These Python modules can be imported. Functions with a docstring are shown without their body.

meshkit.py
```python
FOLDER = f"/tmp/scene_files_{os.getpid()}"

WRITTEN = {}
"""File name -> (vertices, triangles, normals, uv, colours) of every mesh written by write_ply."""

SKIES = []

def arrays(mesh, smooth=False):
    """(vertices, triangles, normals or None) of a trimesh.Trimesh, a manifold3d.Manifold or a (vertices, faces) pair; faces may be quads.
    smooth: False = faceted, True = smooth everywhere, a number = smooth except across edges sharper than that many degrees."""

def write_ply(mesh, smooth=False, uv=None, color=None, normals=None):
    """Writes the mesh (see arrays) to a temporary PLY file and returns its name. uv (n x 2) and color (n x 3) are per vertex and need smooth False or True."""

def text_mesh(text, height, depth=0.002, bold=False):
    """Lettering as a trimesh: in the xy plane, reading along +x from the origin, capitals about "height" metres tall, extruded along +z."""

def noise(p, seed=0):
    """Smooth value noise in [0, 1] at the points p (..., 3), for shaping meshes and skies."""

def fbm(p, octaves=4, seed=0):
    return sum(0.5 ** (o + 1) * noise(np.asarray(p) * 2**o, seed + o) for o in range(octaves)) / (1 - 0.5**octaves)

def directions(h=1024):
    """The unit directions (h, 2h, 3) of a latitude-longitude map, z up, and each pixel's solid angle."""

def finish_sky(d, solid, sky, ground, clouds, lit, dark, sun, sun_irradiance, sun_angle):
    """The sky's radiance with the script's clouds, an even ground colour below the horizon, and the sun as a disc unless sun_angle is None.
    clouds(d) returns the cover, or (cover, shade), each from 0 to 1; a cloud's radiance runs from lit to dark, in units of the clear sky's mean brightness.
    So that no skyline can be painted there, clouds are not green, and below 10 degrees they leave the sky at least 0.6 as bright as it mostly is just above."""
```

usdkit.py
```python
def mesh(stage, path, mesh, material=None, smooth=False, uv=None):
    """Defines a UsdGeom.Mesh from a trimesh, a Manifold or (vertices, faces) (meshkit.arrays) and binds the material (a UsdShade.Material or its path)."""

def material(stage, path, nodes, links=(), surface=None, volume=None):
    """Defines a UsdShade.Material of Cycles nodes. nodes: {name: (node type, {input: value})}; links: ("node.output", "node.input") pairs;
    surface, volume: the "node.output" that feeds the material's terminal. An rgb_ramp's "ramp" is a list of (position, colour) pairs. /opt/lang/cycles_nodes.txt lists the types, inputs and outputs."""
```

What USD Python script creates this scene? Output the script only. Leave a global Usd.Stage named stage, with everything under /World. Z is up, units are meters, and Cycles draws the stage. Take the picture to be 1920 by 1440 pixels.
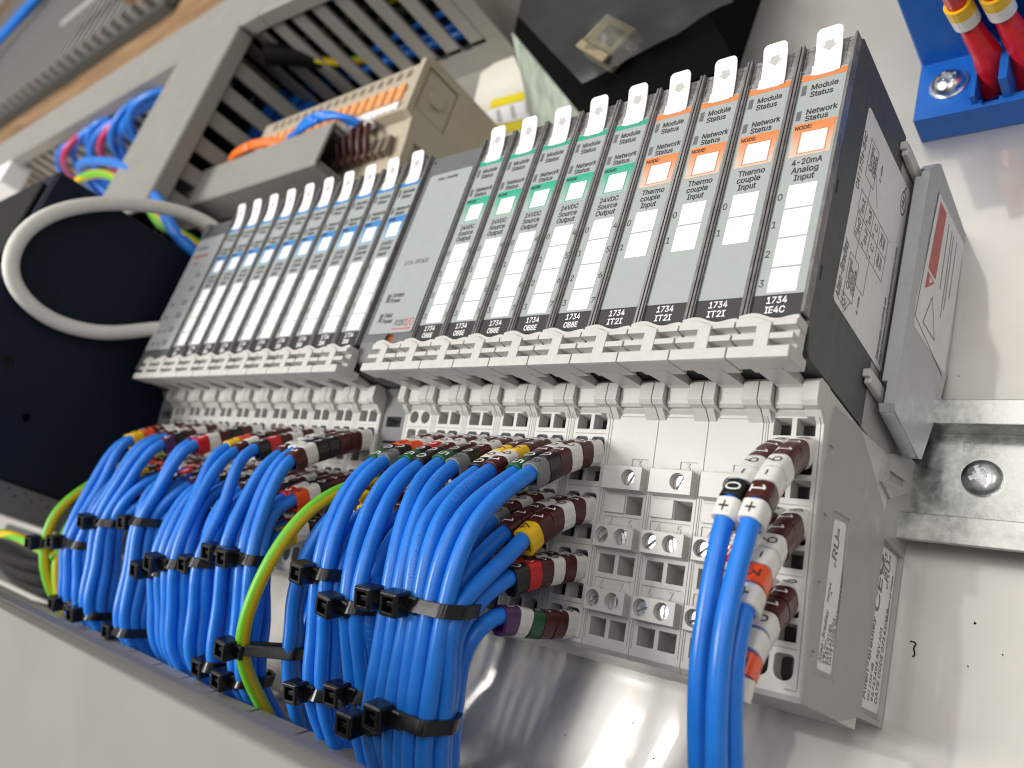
import math, random
import numpy as np, trimesh, manifold3d as m3
from scipy.interpolate import make_interp_spline
from shapely.geometry import Polygon, box as sbox, Point
from shapely.ops import unary_union
from pxr import Usd, UsdGeom, UsdLux, UsdShade, Gf, Sdf, Vt
import usdkit, meshkit

rnd = random.Random(7)
stage = Usd.Stage.CreateInMemory()
UsdGeom.SetStageUpAxis(stage, UsdGeom.Tokens.z); UsdGeom.SetStageMetersPerUnit(stage, 1.0)
world = UsdGeom.Xform.Define(stage, '/World'); stage.SetDefaultPrim(world.GetPrim())
MM = 0.001   # everything below is in millimetres: x along the mounting rail, y up the modules, z out of the back plate

# ------------------------------------------------------------------ camera, lamps, exposure
cam = UsdGeom.Camera.Define(stage, '/World/camera')
R = np.array([[0.74589982, 0.28886613, -0.60015815], [-0.00984629, -0.89617907, -0.44358328], [-0.66598536, 0.33677802, -0.66561555]])
CPOS = np.array([57.51973, -80.77321, 198.17705])
M4 = Gf.Matrix4d(1.0)
for i, row in enumerate((R[0], -R[1], -R[2])):
    M4.SetRow(i, Gf.Vec4d(*map(float, row), 0))
M4.SetRow(3, Gf.Vec4d(*(CPOS * MM).tolist(), 1))
cam.AddTransformOp().Set(M4)
cam.CreateHorizontalApertureAttr(36.0); cam.CreateVerticalApertureAttr(27.0); cam.CreateFocalLengthAttr(1514.434 / 1920 * 36)
cam.CreateClippingRangeAttr(Gf.Vec2f(0.005, 50)); cam.CreateExposureAttr(-0.2)
cam.CreateFStopAttr(16.5); cam.CreateFocusDistanceAttr(0.176)

usdkit.material(stage, '/World/Looks/room_light', {'b': ('background_shader', {'color': (1.0, 0.97, 0.93), 'strength': 0.36})}, surface='b.background')
dome = UsdLux.DomeLight.Define(stage, '/World/room_light')
UsdShade.MaterialBindingAPI.Apply(dome.GetPrim()).Bind(UsdShade.Material.Get(stage, '/World/Looks/room_light'))

def lamp(name, x, y, z, w, l, watts, tilt=0, color=(1, 0.972, 0.93)):
    r = UsdLux.RectLight.Define(stage, '/World/' + name)
    r.CreateWidthAttr(w * MM); r.CreateHeightAttr(l * MM); r.CreateIntensityAttr(watts); r.CreateColorAttr(Gf.Vec3f(*color))
    x_ = UsdGeom.Xformable(r); x_.AddTranslateOp().Set(Gf.Vec3d(x * MM, y * MM, z * MM))
    if tilt: x_.AddRotateZOp().Set(tilt)
LP = 0.9
for i, x in enumerate((-1800, -1650, -1440, -1310, -1190, -1085)):      # unseen tubes, placed and sized for the streaks mirrored in the plate
    lamp('unseen_fluorescent_tube_%03d' % (i + 1), x, -660, 2000, 62, 1200, 64 * LP)
for i, (x, y, w, l, k) in enumerate(((-520, 1250, 800, 1200, 2.4), (350, 500, 300, 1200, 9), (-480, 150, 1500, 800, 1.5), (600, -700, 300, 1200, 6), (-1600, 1500, 300, 1200, 8), (1700, 300, 300, 1200, 11))):  # out of view, placed and sized to light the module sides and plate
    lamp('unseen_ceiling_lamp_%03d' % (i + 1), x, y, 2100, w, l, k * LP)

# ------------------------------------------------------------------ materials
def tuplemul(c, k): return tuple(min(1, v * k) for v in c)
def mat(name, color, rough=0.5, metal=0.0, spec=0.5, var=0.06, scale=400.0, bump=0.0, bscale=1500.0, bevel=0.0, coat=0.0, extra=None):
    n = {'tc': ('texture_coordinate', {}), 'nz': ('noise_texture', {'scale': scale, 'detail': 4.0}),
         'rp': ('rgb_ramp', {'ramp': [(0.3, tuplemul(color, 1 - var)), (0.7, tuplemul(color, 1 + var))]}),
         'rr': ('map_range', {'from_min': 0.3, 'from_max': 0.7, 'to_min': max(0.02, rough - 0.06), 'to_max': min(1, rough + 0.06)}),
         'p': ('principled_bsdf', dict({'metallic': metal, 'specular_ior_level': spec, 'coat_weight': coat, 'coat_roughness': 0.1}, **(extra or {})))}
    l = [('tc.object', 'nz.vector'), ('nz.fac', 'rp.fac'), ('rp.color', 'p.base_color'), ('nz.fac', 'rr.value'), ('rr.result', 'p.roughness')]
    last = None
    if bevel:
        n['bv'] = ('bevel', {'radius': bevel * MM, 'samples': 4}); last = 'bv.bevel'
    if bump:
        n['n2'] = ('noise_texture', {'scale': bscale, 'detail': 3.0}); n['bp'] = ('bump', {'strength': bump, 'distance': 0.0002})
        l += [('tc.object', 'n2.vector'), ('n2.fac', 'bp.height')]
        if last: l.append((last, 'bp.normal'))
        last = 'bp.normal'
    if last: l.append((last, 'p.normal'))
    return usdkit.material(stage, '/World/Looks/' + name, n, l, surface='p.BSDF')

M = {}
M['terminal'] = mat('terminal_plastic', (0.525, 0.515, 0.495), 0.42, var=0.04, bump=0.12, bevel=0.22)
M['terminal_dark'] = mat('base_and_shaded_side_plastic', (0.37, 0.365, 0.355), 0.5, var=0.05, bump=0.12, bevel=0.2)  # mounting base; also terminal plastic darkened as shade on its side face
M['opening_shade'] = mat('opening_shade_dark', (0.022, 0.02, 0.018), 0.5, metal=0.2)  # near black: shade inside the terminal openings put into the colour
M['housing'] = mat('housing_plastic', (0.060, 0.067, 0.063), 0.48, var=0.1, bump=0.15, bevel=0.2)
M['housing_grey'] = mat('grey_housing_plastic', (0.12, 0.123, 0.13), 0.45, var=0.06, bump=0.15, bevel=0.2)
M['bezel'] = mat('smoky_bezel', (0.17, 0.165, 0.16), 0.16, var=0.2, bevel=0.12)
M['flange'] = mat('smoky_flange', (0.24, 0.235, 0.23), 0.14, var=0.35, scale=900, bevel=0.12)
M['label'] = mat('label_grey', (0.335, 0.365, 0.36), 0.4, var=0.02)
M['card'] = mat('white_card', (0.86, 0.86, 0.86), 0.55, var=0.015)
M['ink'] = mat('black_ink', (0.028, 0.028, 0.030), 0.45)
M['ink_grey'] = mat('grey_ink', (0.11, 0.11, 0.11), 0.5)
M['inkwhite'] = mat('white_ink', (0.80, 0.80, 0.79), 0.5)
M['ink_red'] = mat('red_ink', (0.5, 0.03, 0.03), 0.5)
M['led'] = mat('led_window', (0.12, 0.12, 0.12), 0.3)
M['orange'] = mat('orange_ink', (0.66, 0.20, 0.055), 0.45, var=0.02)
M['green'] = mat('green_ink', (0.01, 0.33, 0.20), 0.45, var=0.02)
M['blueink'] = mat('blue_ink', (0.02, 0.20, 0.50), 0.45, var=0.02)
M['arrow'] = mat('arrow_grey', (0.45, 0.45, 0.44), 0.5)
M['zinc'] = mat('zinc_rail', (0.60, 0.615, 0.59), 0.26, metal=1.0, var=0.16, scale=330, bump=0.12, bscale=700, bevel=0.5)
M['screw'] = mat('screw_metal', (0.74, 0.75, 0.76), 0.27, metal=1.0, var=0.1, bevel=0.15)
M['endplate'] = mat('end_plate_grey', (0.40, 0.42, 0.43), 0.36, var=0.03, bump=0.04, bevel=0.4)
M['sticker'] = mat('sticker_grey', (0.76, 0.75, 0.745), 0.4, var=0.03)
M['duct'] = mat('duct_grey', (0.262, 0.252, 0.234), 0.45, var=0.015, scale=60, bevel=0.4)
M['blue'] = mat('blue_sheath', (0.010, 0.180, 0.69), 0.33, var=0.10, scale=120, bump=0.03, bscale=700, spec=0.5)
M['wireprint'] = mat('wire_print', (0.07, 0.27, 0.73), 0.5)
M['pink'] = mat('pink_sheath', (0.55, 0.03, 0.14), 0.35)
M['orangewire'] = mat('orange_sheath', (0.80, 0.17, 0.02), 0.35)
M['ferrule'] = mat('ferrule_blue', (0.008, 0.05, 0.22), 0.35)
M['tie'] = mat('tie_nylon', (0.007, 0.007, 0.008), 0.24, var=0.2, bump=0.06, bscale=600, bevel=0.25)
M['beige'] = mat('beige_plastic', (0.42, 0.36, 0.27), 0.45, var=0.04, bevel=0.4)
M['beige_dark'] = mat('beige_recess_shade', (0.16, 0.13, 0.10), 0.5)  # darker beige, shade of the recesses put into the colour
M['navy'] = mat('navy_black_case', (0.0038, 0.0078, 0.020), 0.6, spec=0.22, var=0.15, bevel=0.4)
M['black'] = mat('black_plastic', (0.005, 0.005, 0.005), 0.6, spec=0.25)
M['matt'] = mat('matt_black', (0.0022, 0.0022, 0.0024), 0.85, spec=0.08)
M['cable'] = mat('pale_cable', (0.66, 0.65, 0.60), 0.42, var=0.04)
M['bluebox'] = mat('blue_block_plastic', (0.006, 0.115, 0.48), 0.42, var=0.05, bump=0.1, bevel=0.5)
M['redboot'] = mat('red_boot', (0.62, 0.012, 0.022), 0.3, var=0.08)
M['greencard'] = mat('pale_green_card', (0.36, 0.42, 0.35), 0.6, var=0.25, scale=120)
M['paper'] = mat('cream_paper', (0.72, 0.70, 0.62), 0.6, var=0.04)
M['yellow'] = mat('yellow_print', (0.80, 0.66, 0.015), 0.5, var=0.03)
M['wood'] = usdkit.material(stage, '/World/Looks/wood_board', {'tc': ('texture_coordinate', {}), 'mp': ('mapping', {'scale': (1.5, 14.0, 6.0)}), 'nz': ('noise_texture', {'scale': 3.0, 'detail': 6.0, 'distortion': 1.2}),
    'rp': ('rgb_ramp', {'ramp': [(0.3, (0.11, 0.055, 0.025)), (0.5, (0.26, 0.155, 0.075)), (0.72, (0.37, 0.24, 0.125))]}), 'p': ('principled_bsdf', {'roughness': 0.6})},
    [('tc.object', 'mp.vector'), ('mp.vector', 'nz.vector'), ('nz.fac', 'rp.fac'), ('rp.color', 'p.base_color')], surface='p.BSDF')
M['plate'] = usdkit.material(stage, '/World/Looks/zinc_back_plate', {
    'tc': ('texture_coordinate', {}), 'nz': ('noise_texture', {'scale': 22.0, 'detail': 5.0, 'roughness': 0.6}), 'n2': ('noise_texture', {'scale': 14.0, 'detail': 1.0}),
    'rp': ('rgb_ramp', {'ramp': [(0.35, (0.59, 0.57, 0.54)), (0.65, (0.655, 0.635, 0.605))]}), 'rr': ('map_range', {'from_min': 0.3, 'from_max': 0.7, 'to_min': 0.055, 'to_max': 0.085}),
    'b1': ('bump', {'strength': 1.0, 'distance': 0.00035}), 'p': ('principled_bsdf', {'metallic': 1.0}), 'q': ('principled_bsdf', {'metallic': 0.75, 'roughness': 0.42}), 'm': ('mix_closure', {'fac': 0.84})},
    [('tc.object', 'nz.vector'), ('tc.object', 'n2.vector'), ('nz.fac', 'rp.fac'), ('rp.color', 'p.base_color'), ('rp.color', 'q.base_color'), ('nz.fac', 'rr.value'), ('rr.result', 'p.roughness'),
     ('n2.fac', 'b1.height'), ('b1.normal', 'p.normal'), ('p.BSDF', 'm.closure1'), ('q.BSDF', 'm.closure2')], surface='m.closure')
def tinted(name):   # colour printed on the mesh itself
    return usdkit.material(stage, '/World/Looks/' + name, {'a': ('attribute', {'attribute': 'tint'}), 'p': ('principled_bsdf', {'roughness': 0.42})}, [('a.color', 'p.base_color')], surface='p.BSDF')
M['tint'] = tinted('tinted_print')
M['film'] = usdkit.material(stage, '/World/Looks/clear_film', {'t': ('transparent_bsdf', {'color': (0.80, 0.83, 0.82)}), 'g': ('glossy_bsdf', {'color': (0.8, 0.8, 0.8), 'roughness': 0.22}), 'd': ('diffuse_bsdf', {'color': (0.5, 0.52, 0.52)}), 'f': ('fresnel', {'IOR': 1.45}),
    'm': ('mix_closure', {}), 'm2': ('mix_closure', {'fac': 0.045})}, [('f.fac', 'm.fac'), ('t.BSDF', 'm.closure1'), ('g.BSDF', 'm.closure2'), ('m.closure', 'm2.closure1'), ('d.BSDF', 'm2.closure2')], surface='m2.closure')
PAL = {'0': (0.010, 0.010, 0.011), '1': (0.065, 0.010, 0.009), '2': (0.55, 0.012, 0.018), '3': (0.78, 0.085, 0.015), '4': (0.82, 0.50, 0.008), '5': (0.006, 0.085, 0.030), '6': (0.008, 0.06, 0.36), '7': (0.075, 0.022, 0.10), '8': (0.17, 0.175, 0.175), '9': (0.72, 0.71, 0.68)}
for k, c in PAL.items(): M['mk' + k] = mat('marker_' + ['black', 'brown', 'red', 'orange', 'yellow', 'green', 'blue', 'purple', 'grey', 'white'][int(k)], c, 0.30, var=0.04, bevel=0.3)

# ------------------------------------------------------------------ mesh helpers (millimetres)
used = {}
def numbered(name):
    k = used.get(name, 0); used[name] = k + 1
    return name if k == 0 else '%s_%03d' % (name, k)
def tag(prim, label=None, cat=None, group=None, kind=None):
    for k, v in (('label', label), ('category', cat), ('group', group), ('kind', kind)):
        if v: prim.SetCustomDataByKey(k, v)
    return prim
class Node:
    def __init__(s, path): s.path = path; s.n = {}
    def sub(s, name):
        k = s.n.get(name, 0); s.n[name] = k + 1
        return s.path + '/' + (name if k == 0 else '%s_%03d' % (name, k))
    @property
    def prim(s): return stage.GetPrimAtPath(s.path)
def as_tm(m):
    if isinstance(m, trimesh.Trimesh): return m
    if isinstance(m, (list,)): return trimesh.util.concatenate([as_tm(x) for x in m])
    if hasattr(m, 'to_mesh'):
        q = m.to_mesh(); return trimesh.Trimesh(np.array(q.vert_properties[:, :3]), np.array(q.tri_verts), process=False)
    return trimesh.Trimesh(m[0], m[1], process=False)
def emit(path, mesh, material, smooth=False, tint=None):
    t = as_tm(mesh).copy(); t.vertices = t.vertices * MM
    g = usdkit.mesh(stage, path, t, M[material] if isinstance(material, str) else material, smooth=smooth)
    if tint is not None:
        UsdGeom.PrimvarsAPI(g).CreatePrimvar('tint', Sdf.ValueTypeNames.Color3fArray, 'vertex').Set(Vt.Vec3fArray.FromNumpy(np.asarray(tint, np.float32)))
    return g
def thing(name, label, cat, loc=(0, 0, 0), rotz=0, group=None, kind=None):
    n = Node('/World/' + numbered(name)); x = UsdGeom.Xform.Define(stage, n.path)
    x.AddTranslateOp().Set(Gf.Vec3d(*[float(v) * MM for v in loc]))
    if rotz: x.AddRotateZOp().Set(rotz)
    tag(x.GetPrim(), label, cat, group, kind); return n
def single(name, mesh, material, label=None, cat=None, group=None, kind=None, smooth=False):
    p = '/World/' + numbered(name); g = emit(p, mesh, material, smooth); tag(g.GetPrim(), label, cat, group, kind); return Node(p)
def part(node, name, mesh, material, smooth=False, tint=None, label=None):
    p = node.sub(name); g = emit(p, mesh, material, smooth, tint)
    if label: g.GetPrim().SetCustomDataByKey('label', label)
    if name in ('lettering', 'channel_number', 'type_code', 'stamped_mark', 'diagram_line', 'printed_text', 'printed_line', 'pin_row', 'moulded_number', 'logo', 'approval_mark'): g.GetPrim().SetCustomDataByKey('kind', 'stuff')
    return Node(p)
def copy_of(src, name, label, cat, loc, group=None):
    n = Node('/World/' + numbered(name)); x = UsdGeom.Xform.Define(stage, n.path)
    x.GetPrim().GetReferences().AddInternalReference(src.path)
    x.ClearXformOpOrder(); x.AddTranslateOp().Set(Gf.Vec3d(*[float(v) * MM for v in loc]))
    x.GetPrim().SetInstanceable(True); tag(x.GetPrim(), label, cat, group); return n
def box(x0, x1, y0, y1, z0, z1, c=0.0):
    if c <= 0:
        return m3.Manifold.cube([x1 - x0, y1 - y0, z1 - z0]).translate([x0, y0, z0])
    v = []
    for a, sa in ((x0, 1), (x1, -1)):
        for b, sb in ((y0, 1), (y1, -1)):
            for d, sd in ((z0, 1), (z1, -1)):
                v += [(a + sa * c, b + sb * c, d), (a + sa * c, b, d + sd * c), (a, b + sb * c, d + sd * c)]
    return m3.Manifold.hull_points(np.array(v, np.float32))
def prism_x(yz, x0, x1):          # polygon in the y-z plane, extruded along x
    m = m3.Manifold.extrude(m3.CrossSection([np.array(yz, np.float32)], m3.FillRule.NonZero), x1 - x0)
    return m.transform(np.array([[0, 0, 1, x0], [1, 0, 0, 0], [0, 1, 0, 0]], np.float32))
def prism_y(xz, y0, y1):
    m = m3.Manifold.extrude(m3.CrossSection([np.array(xz, np.float32)], m3.FillRule.NonZero), y1 - y0)
    return m.transform(np.array([[1, 0, 0, 0], [0, 0, 1, y0], [0, 1, 0, 0]], np.float32))
def prism_z(xy, z0, z1):
    return m3.Manifold.extrude(m3.CrossSection([np.array(xy, np.float32)], m3.FillRule.NonZero), z1 - z0).translate([0, 0, z0])
def shp(poly, z0, z1):            # shapely polygon -> solid
    ms = []
    for g in getattr(poly, 'geoms', [poly]):
        ms.append(trimesh.creation.extrude_polygon(g, z1 - z0, engine='earcut'))
    t = trimesh.util.concatenate(ms); t.apply_translation([0, 0, z0]); return t
def cyl(x, y, z0, z1, r, n=20): return m3.Manifold.cylinder(z1 - z0, r, r, n).translate([x, y, z0])
def union(ms): return m3.Manifold.batch_boolean(list(ms), m3.OpType.Add)
def quad(a, b, c, d, t=0.4):      # thin slab through four points
    p = np.array([a, b, c, d], float); n = np.cross(p[1] - p[0], p[2] - p[0]); n = n / np.linalg.norm(n) * t
    return m3.Manifold.hull_points(np.vstack([p, p - n]).astype(np.float32))
def xf(mesh, mat4):
    t = as_tm(mesh).copy(); t.apply_transform(mat4); return t
TXT = {}
def glyphs(s, h, bold=True):
    k = (s, h, bold)
    if k not in TXT: TXT[k] = meshkit.text_mesh(s, h, depth=0.03, bold=bold)
    return TXT[k].copy()
def txt(s, x, y, z, h, squash=0.82, slant=0.0, bold=True, width=None):
    t = glyphs(s, h, bold); v = t.vertices
    x0, x1 = v[:, 0].min(), v[:, 0].max()
    k = width / (x1 - x0) if width else squash
    v[:, 0] = (v[:, 0] - x0) * k + v[:, 1] * slant
    t.vertices = v; t.apply_translation([x, y, z]); return t
def txt_side(s, y, z, x, h, width=None, squash=0.9, bold=True, slant=0.1):   # on a face looking along +x, reading along +y, tops towards +z
    t = txt(s, 0, 0, 0, h, squash, slant, bold, width)
    t.apply_transform(np.array([[0, 0, 1, x], [1, 0, 0, y], [0, 1, 0, z], [0, 0, 0, 1.]])); return t
def seg_side(p, q, x, w=0.18):    # thin printed line between (y,z) points on a face looking along +x
    p, q = np.array(p, float), np.array(q, float); d = (q - p) / np.linalg.norm(q - p); n = np.array([-d[1], d[0]]) * w / 2
    return prism_x([p - n, q - n, q + n, p + n] if True else None, x, x + 0.03)
def curve(pts, n=40, k=3):
    pts = np.array(pts, float); d = np.r_[0, np.cumsum(np.linalg.norm(np.diff(pts, axis=0), axis=1) ** 0.7)]
    s = make_interp_spline(d, pts, k=min(k, len(pts) - 1)); out = s(np.linspace(0, d[-1], n * 4))
    L = np.r_[0, np.cumsum(np.linalg.norm(np.diff(out, axis=0), axis=1))]
    u = np.linspace(0, L[-1], n); return np.stack([np.interp(u, L, out[:, i]) for i in range(3)], 1)
def frames(P, ref=(1, 0, 0)):
    T = np.gradient(P, axis=0); T /= np.linalg.norm(T, axis=1)[:, None]
    A = np.array(ref, float) - T * (T @ np.array(ref, float))[:, None]
    A /= np.maximum(np.linalg.norm(A, axis=1)[:, None], 1e-9); return T, A, np.cross(A, T) * -1
def tube(P, r, sides=14, ref=(1, 0, 0), cap=True):
    T, A, B = frames(P, ref); a = np.linspace(0, 2 * np.pi, sides, endpoint=False); n = len(P)
    rr = np.broadcast_to(np.asarray(r, float), (n,))
    V = P[:, None] + rr[:, None, None] * (np.cos(a)[None, :, None] * A[:, None] + np.sin(a)[None, :, None] * B[:, None])
    V = V.reshape(-1, 3); F = []
    for i in range(n - 1):
        for j in range(sides):
            p, q = i * sides + j, i * sides + (j + 1) % sides
            F += [(p, q, q + sides), (p, q + sides, p + sides)]
    if cap:
        V = np.vstack([V, P[:1], P[-1:]]); k = n * sides
        for j in range(sides):
            F += [(k, (j + 1) % sides, j), (k + 1, (n - 1) * sides + j, (n - 1) * sides + (j + 1) % sides)]
    t = trimesh.Trimesh(V, np.array(F), process=False); t.fix_normals() if False else None
    if t.volume < 0: t.invert()
    return t

# ------------------------------------------------------------------ the plate, the bench, the rail
plate = single('back_plate', box(-860, 420, -420, 250, -2.5, 0), 'plate', kind='structure')
single('workbench', box(-3200, 1200, -1500, 1600, -52, -22), 'wood', kind='structure')

rail = thing('mounting_rail', 'galvanised hat profile mounting rail running out to the right of the modules', 'rail')
prof = [(-24.8, 7.5), (-24.8, 6.4), (-19.6, 6.4), (-19.6, 0.15), (5.0, 0.15), (5.0, 6.4), (10.2, 6.4), (10.2, 7.5), (3.9, 7.5), (3.9, 1.3), (-18.5, 1.3), (-18.5, 7.5)]
part(rail, 'rail_profile', prism_x(prof[::-1], -420, 260), 'zinc')
def pan_screw(node, x, y, z, r, name='screw', head=2.4):
    a = np.linspace(0, np.pi / 2, 7); pr = [(0.001, 0)] if False else []
    pts = np.array([(r, 0)] + [(r * math.cos(t) ** 0.7, 0.5 + (head - 0.5) * math.sin(t)) for t in a[:-1]] + [(0.0, head)])
    dome_ = trimesh.creation.revolve(pts, sections=28)
    d = m3.Manifold.hull_points(np.array(dome_.vertices, np.float32)).translate([x, y, z])
    w = r * 0.13; c = union([box(-r * .56, r * .56, -w, w, head - 1.5, head + 1), box(-w, w, -r * .56, r * .56, head - 1.5, head + 1)]).rotate([0, 0, 25]).translate([x, y, z])
    c2 = union([box(-r * .34, r * .34, -w * .5, w * .5, head - 0.9, head + 1), box(-w * .5, w * .5, -r * .34, r * .34, head - 0.9, head + 1)]).rotate([0, 0, 70]).translate([x, y, z])
    s = part(node, name, d - c - c2, 'screw', smooth=35); return s
pan_screw(rail, 14.6, -7.0, 1.3, 4.3, head=2.8)
marks = [txt('R F I T', 10.0, -0.6, 1.31, 2.6, 1.0, 0, False), txt('T D I X', 20.5, -16.5, 1.31, 2.6, 1.0, 0, False)]
part(rail, 'stamped_mark', [as_tm(x) for x in marks], mat('stamped_zinc', (0.55, 0.56, 0.53), 0.24, metal=1.0))

# ------------------------------------------------------------------ I/O modules (12 mm pitch)
ZL = 74.5                                     # plane of the printed labels
def shade_box(node, name, x0, x1, y0, y1, z, top, pale):
    ys = np.linspace(y1, y0, 13); V, F, C = [], [], []
    for i, y in enumerate(ys):
        k = i / 12.0; k = k * k * (3 - 2 * k)
        e = 0.35 * k
        for x in (x0, x0 + 1.2, x1 - 0.5, x1):
            V.append((x + e * (1 if x < (x0 + x1) / 2 else -1) * .4, y, z)); C.append([a + (b - a) * min(1, k + (0.10 if x in (x0,) else 0)) for a, b in zip(top, pale)])
    for i in range(12):
        for j in range(3):
            a = i * 4 + j; F += [(a, a + 4, a + 5), (a, a + 5, a + 1)]
    part(node, name, trimesh.Trimesh(V, F, process=False), 'tint', tint=C)
LABELC = (0.375, 0.405, 0.395)
def io_module(node, ink, topc, palec, lines, fields, left, right, code, detail=True):
    body = prism_x([(-4.0, 72.6), (63.4, 72.6), (64.2, 71.6), (64.2, 39.4), (-11.3, 39.4), (-11.3, 69.6), (-10.2, 70.6)], 0.12, 11.88)
    body = body - prism_x([(60.5, 74), (60.5, 71.9), (63, 71.9), (63, 74)], 3.5, 9) - box(11.5, 12.2, 24.4, 27.6, 71.0, 71.8) - box(11.5, 12.2, 4.4, 7.6, 71.0, 71.8)
    part(node, 'housing', body, 'housing')
    rails = union([box(0.16, 0.62, -4.6, 63.2, 72.3, 75.3), box(11.38, 11.84, -4.6, 63.2, 72.3, 75.3), box(0.7, 0.98, -4.4, 56, 72.3, 75.0), box(11.02, 11.3, -4.4, 56, 72.3, 75.0)])
    part(node, 'bezel', rails, 'bezel')
    fl = box(0.66, 11.34, 55.4, 63.2, 72.3, 74.3, 0.2) - box(1.2, 2.4, 57, 62, 74.1, 75) - box(9.8, 10.9, 57, 62, 74.15, 75)
    part(node, 'clear_flange', fl, 'flange')
    z = ZL
    part(node, 'label_plate', box(1.05, 10.98, -0.02, 55.2, 72.6, z), 'label')
    part(node, 'type_band', box(1.05, 10.98, -5.0, -0.04, 72.6, z + 0.01), 'ink')
    part(node, 'colour_bar', box(1.15, 10.9, 53.1, 54.7, z - 0.3, z + 0.05), ink)
    for ya, yb in ((49.2, 51.9), (42.4, 44.9)):
        part(node, 'status_light', box(1.7, 2.75, ya, yb, z - 0.3, z + 0.04), 'led')
    t = [txt('Module', 3.8, 50.25, z + 0.03, 1.4, width=5.6), txt('Status', 3.8, 48.3, z + 0.03, 1.4, width=4.8), txt('Network', 3.8, 43.6, z + 0.03, 1.4, width=6.4), txt('Status', 3.8, 41.85, z + 0.03, 1.35, width=4.8)]
    for i, (s, x, y, w) in enumerate(lines): t.append(txt(s, x + .3, y + .1, z + 0.03, 1.42, width=w))
    t.append(txt('NODE:', 2.1, 39.75, z + 0.09, 0.95, width=3.5))
    part(node, 'lettering', [as_tm(q) for q in t], 'ink')
    d = [txt(s, 1.55, y, z + 0.03, 1.6, 0.85, 0.0, False) for s, y in left] + [txt(s, 9.7, y, z + 0.03, 1.6, 0.85, 0.0, False) for s, y in right]
    part(node, 'channel_number', [as_tm(q) for q in d], 'ink')
    shade_box(node, 'node_surround', 1.75, 10.5, 32.7, 41.3, z + 0.05, topc, palec)
    part(node, 'node_outline', shp(sbox(3.45, 33.3, 9.35, 39.05).difference(sbox(3.57, 33.42, 9.23, 38.93)), z + 0.06, z + 0.10), ink)
    part(node, 'node_window', box(3.85, 9.1, 33.55, 38.8, z - 0.3, z + 0.11), 'card')
    for (ya, yb) in fields: part(node, 'write_on_field', box(3.45, 9.15, ya, yb, z - 0.3, z + 0.05), 'card')
    part(node, 'type_code', [as_tm(txt('1734', 3.85, -1.95, z + 0.03, 1.4, width=4.0)), as_tm(txt(code, 3.85, -4.05, z + 0.03, 1.4, width=3.9 if len(code) > 3 else 2.9))], 'inkwhite')
    # white card tab: a strip under the flange that rises above the module and leans out
    outline = sbox(3.6, 0, 9.2, 10.6).intersection(sbox(0, 0, 20, 10.6)); outline = Polygon([(3.1, -0.6), (9.3, -0.6), (9.15, 2.0), (9.1, 10.6), (3.5, 10.6), (3.5, 2.0)]).buffer(-1.25, 8).buffer(1.25, 8).union(sbox(3.2, -0.35, 9.2, 2.2))
    tb = shp(outline, 0, 0.28); v = tb.vertices; tb = tb.subdivide_to_size(1.6) if hasattr(tb, 'subdivide_to_size') else tb; v = tb.vertices.copy()
    lift = 0.06 + 0.018 * np.maximum(v[:, 1], 0) ** 2
    v[:, 2] += z + lift; v[:, 1] = v[:, 1] * 0.985 + 54.5; tb.vertices = v
    part(node, 'pull_tab', tb, 'card')
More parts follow.
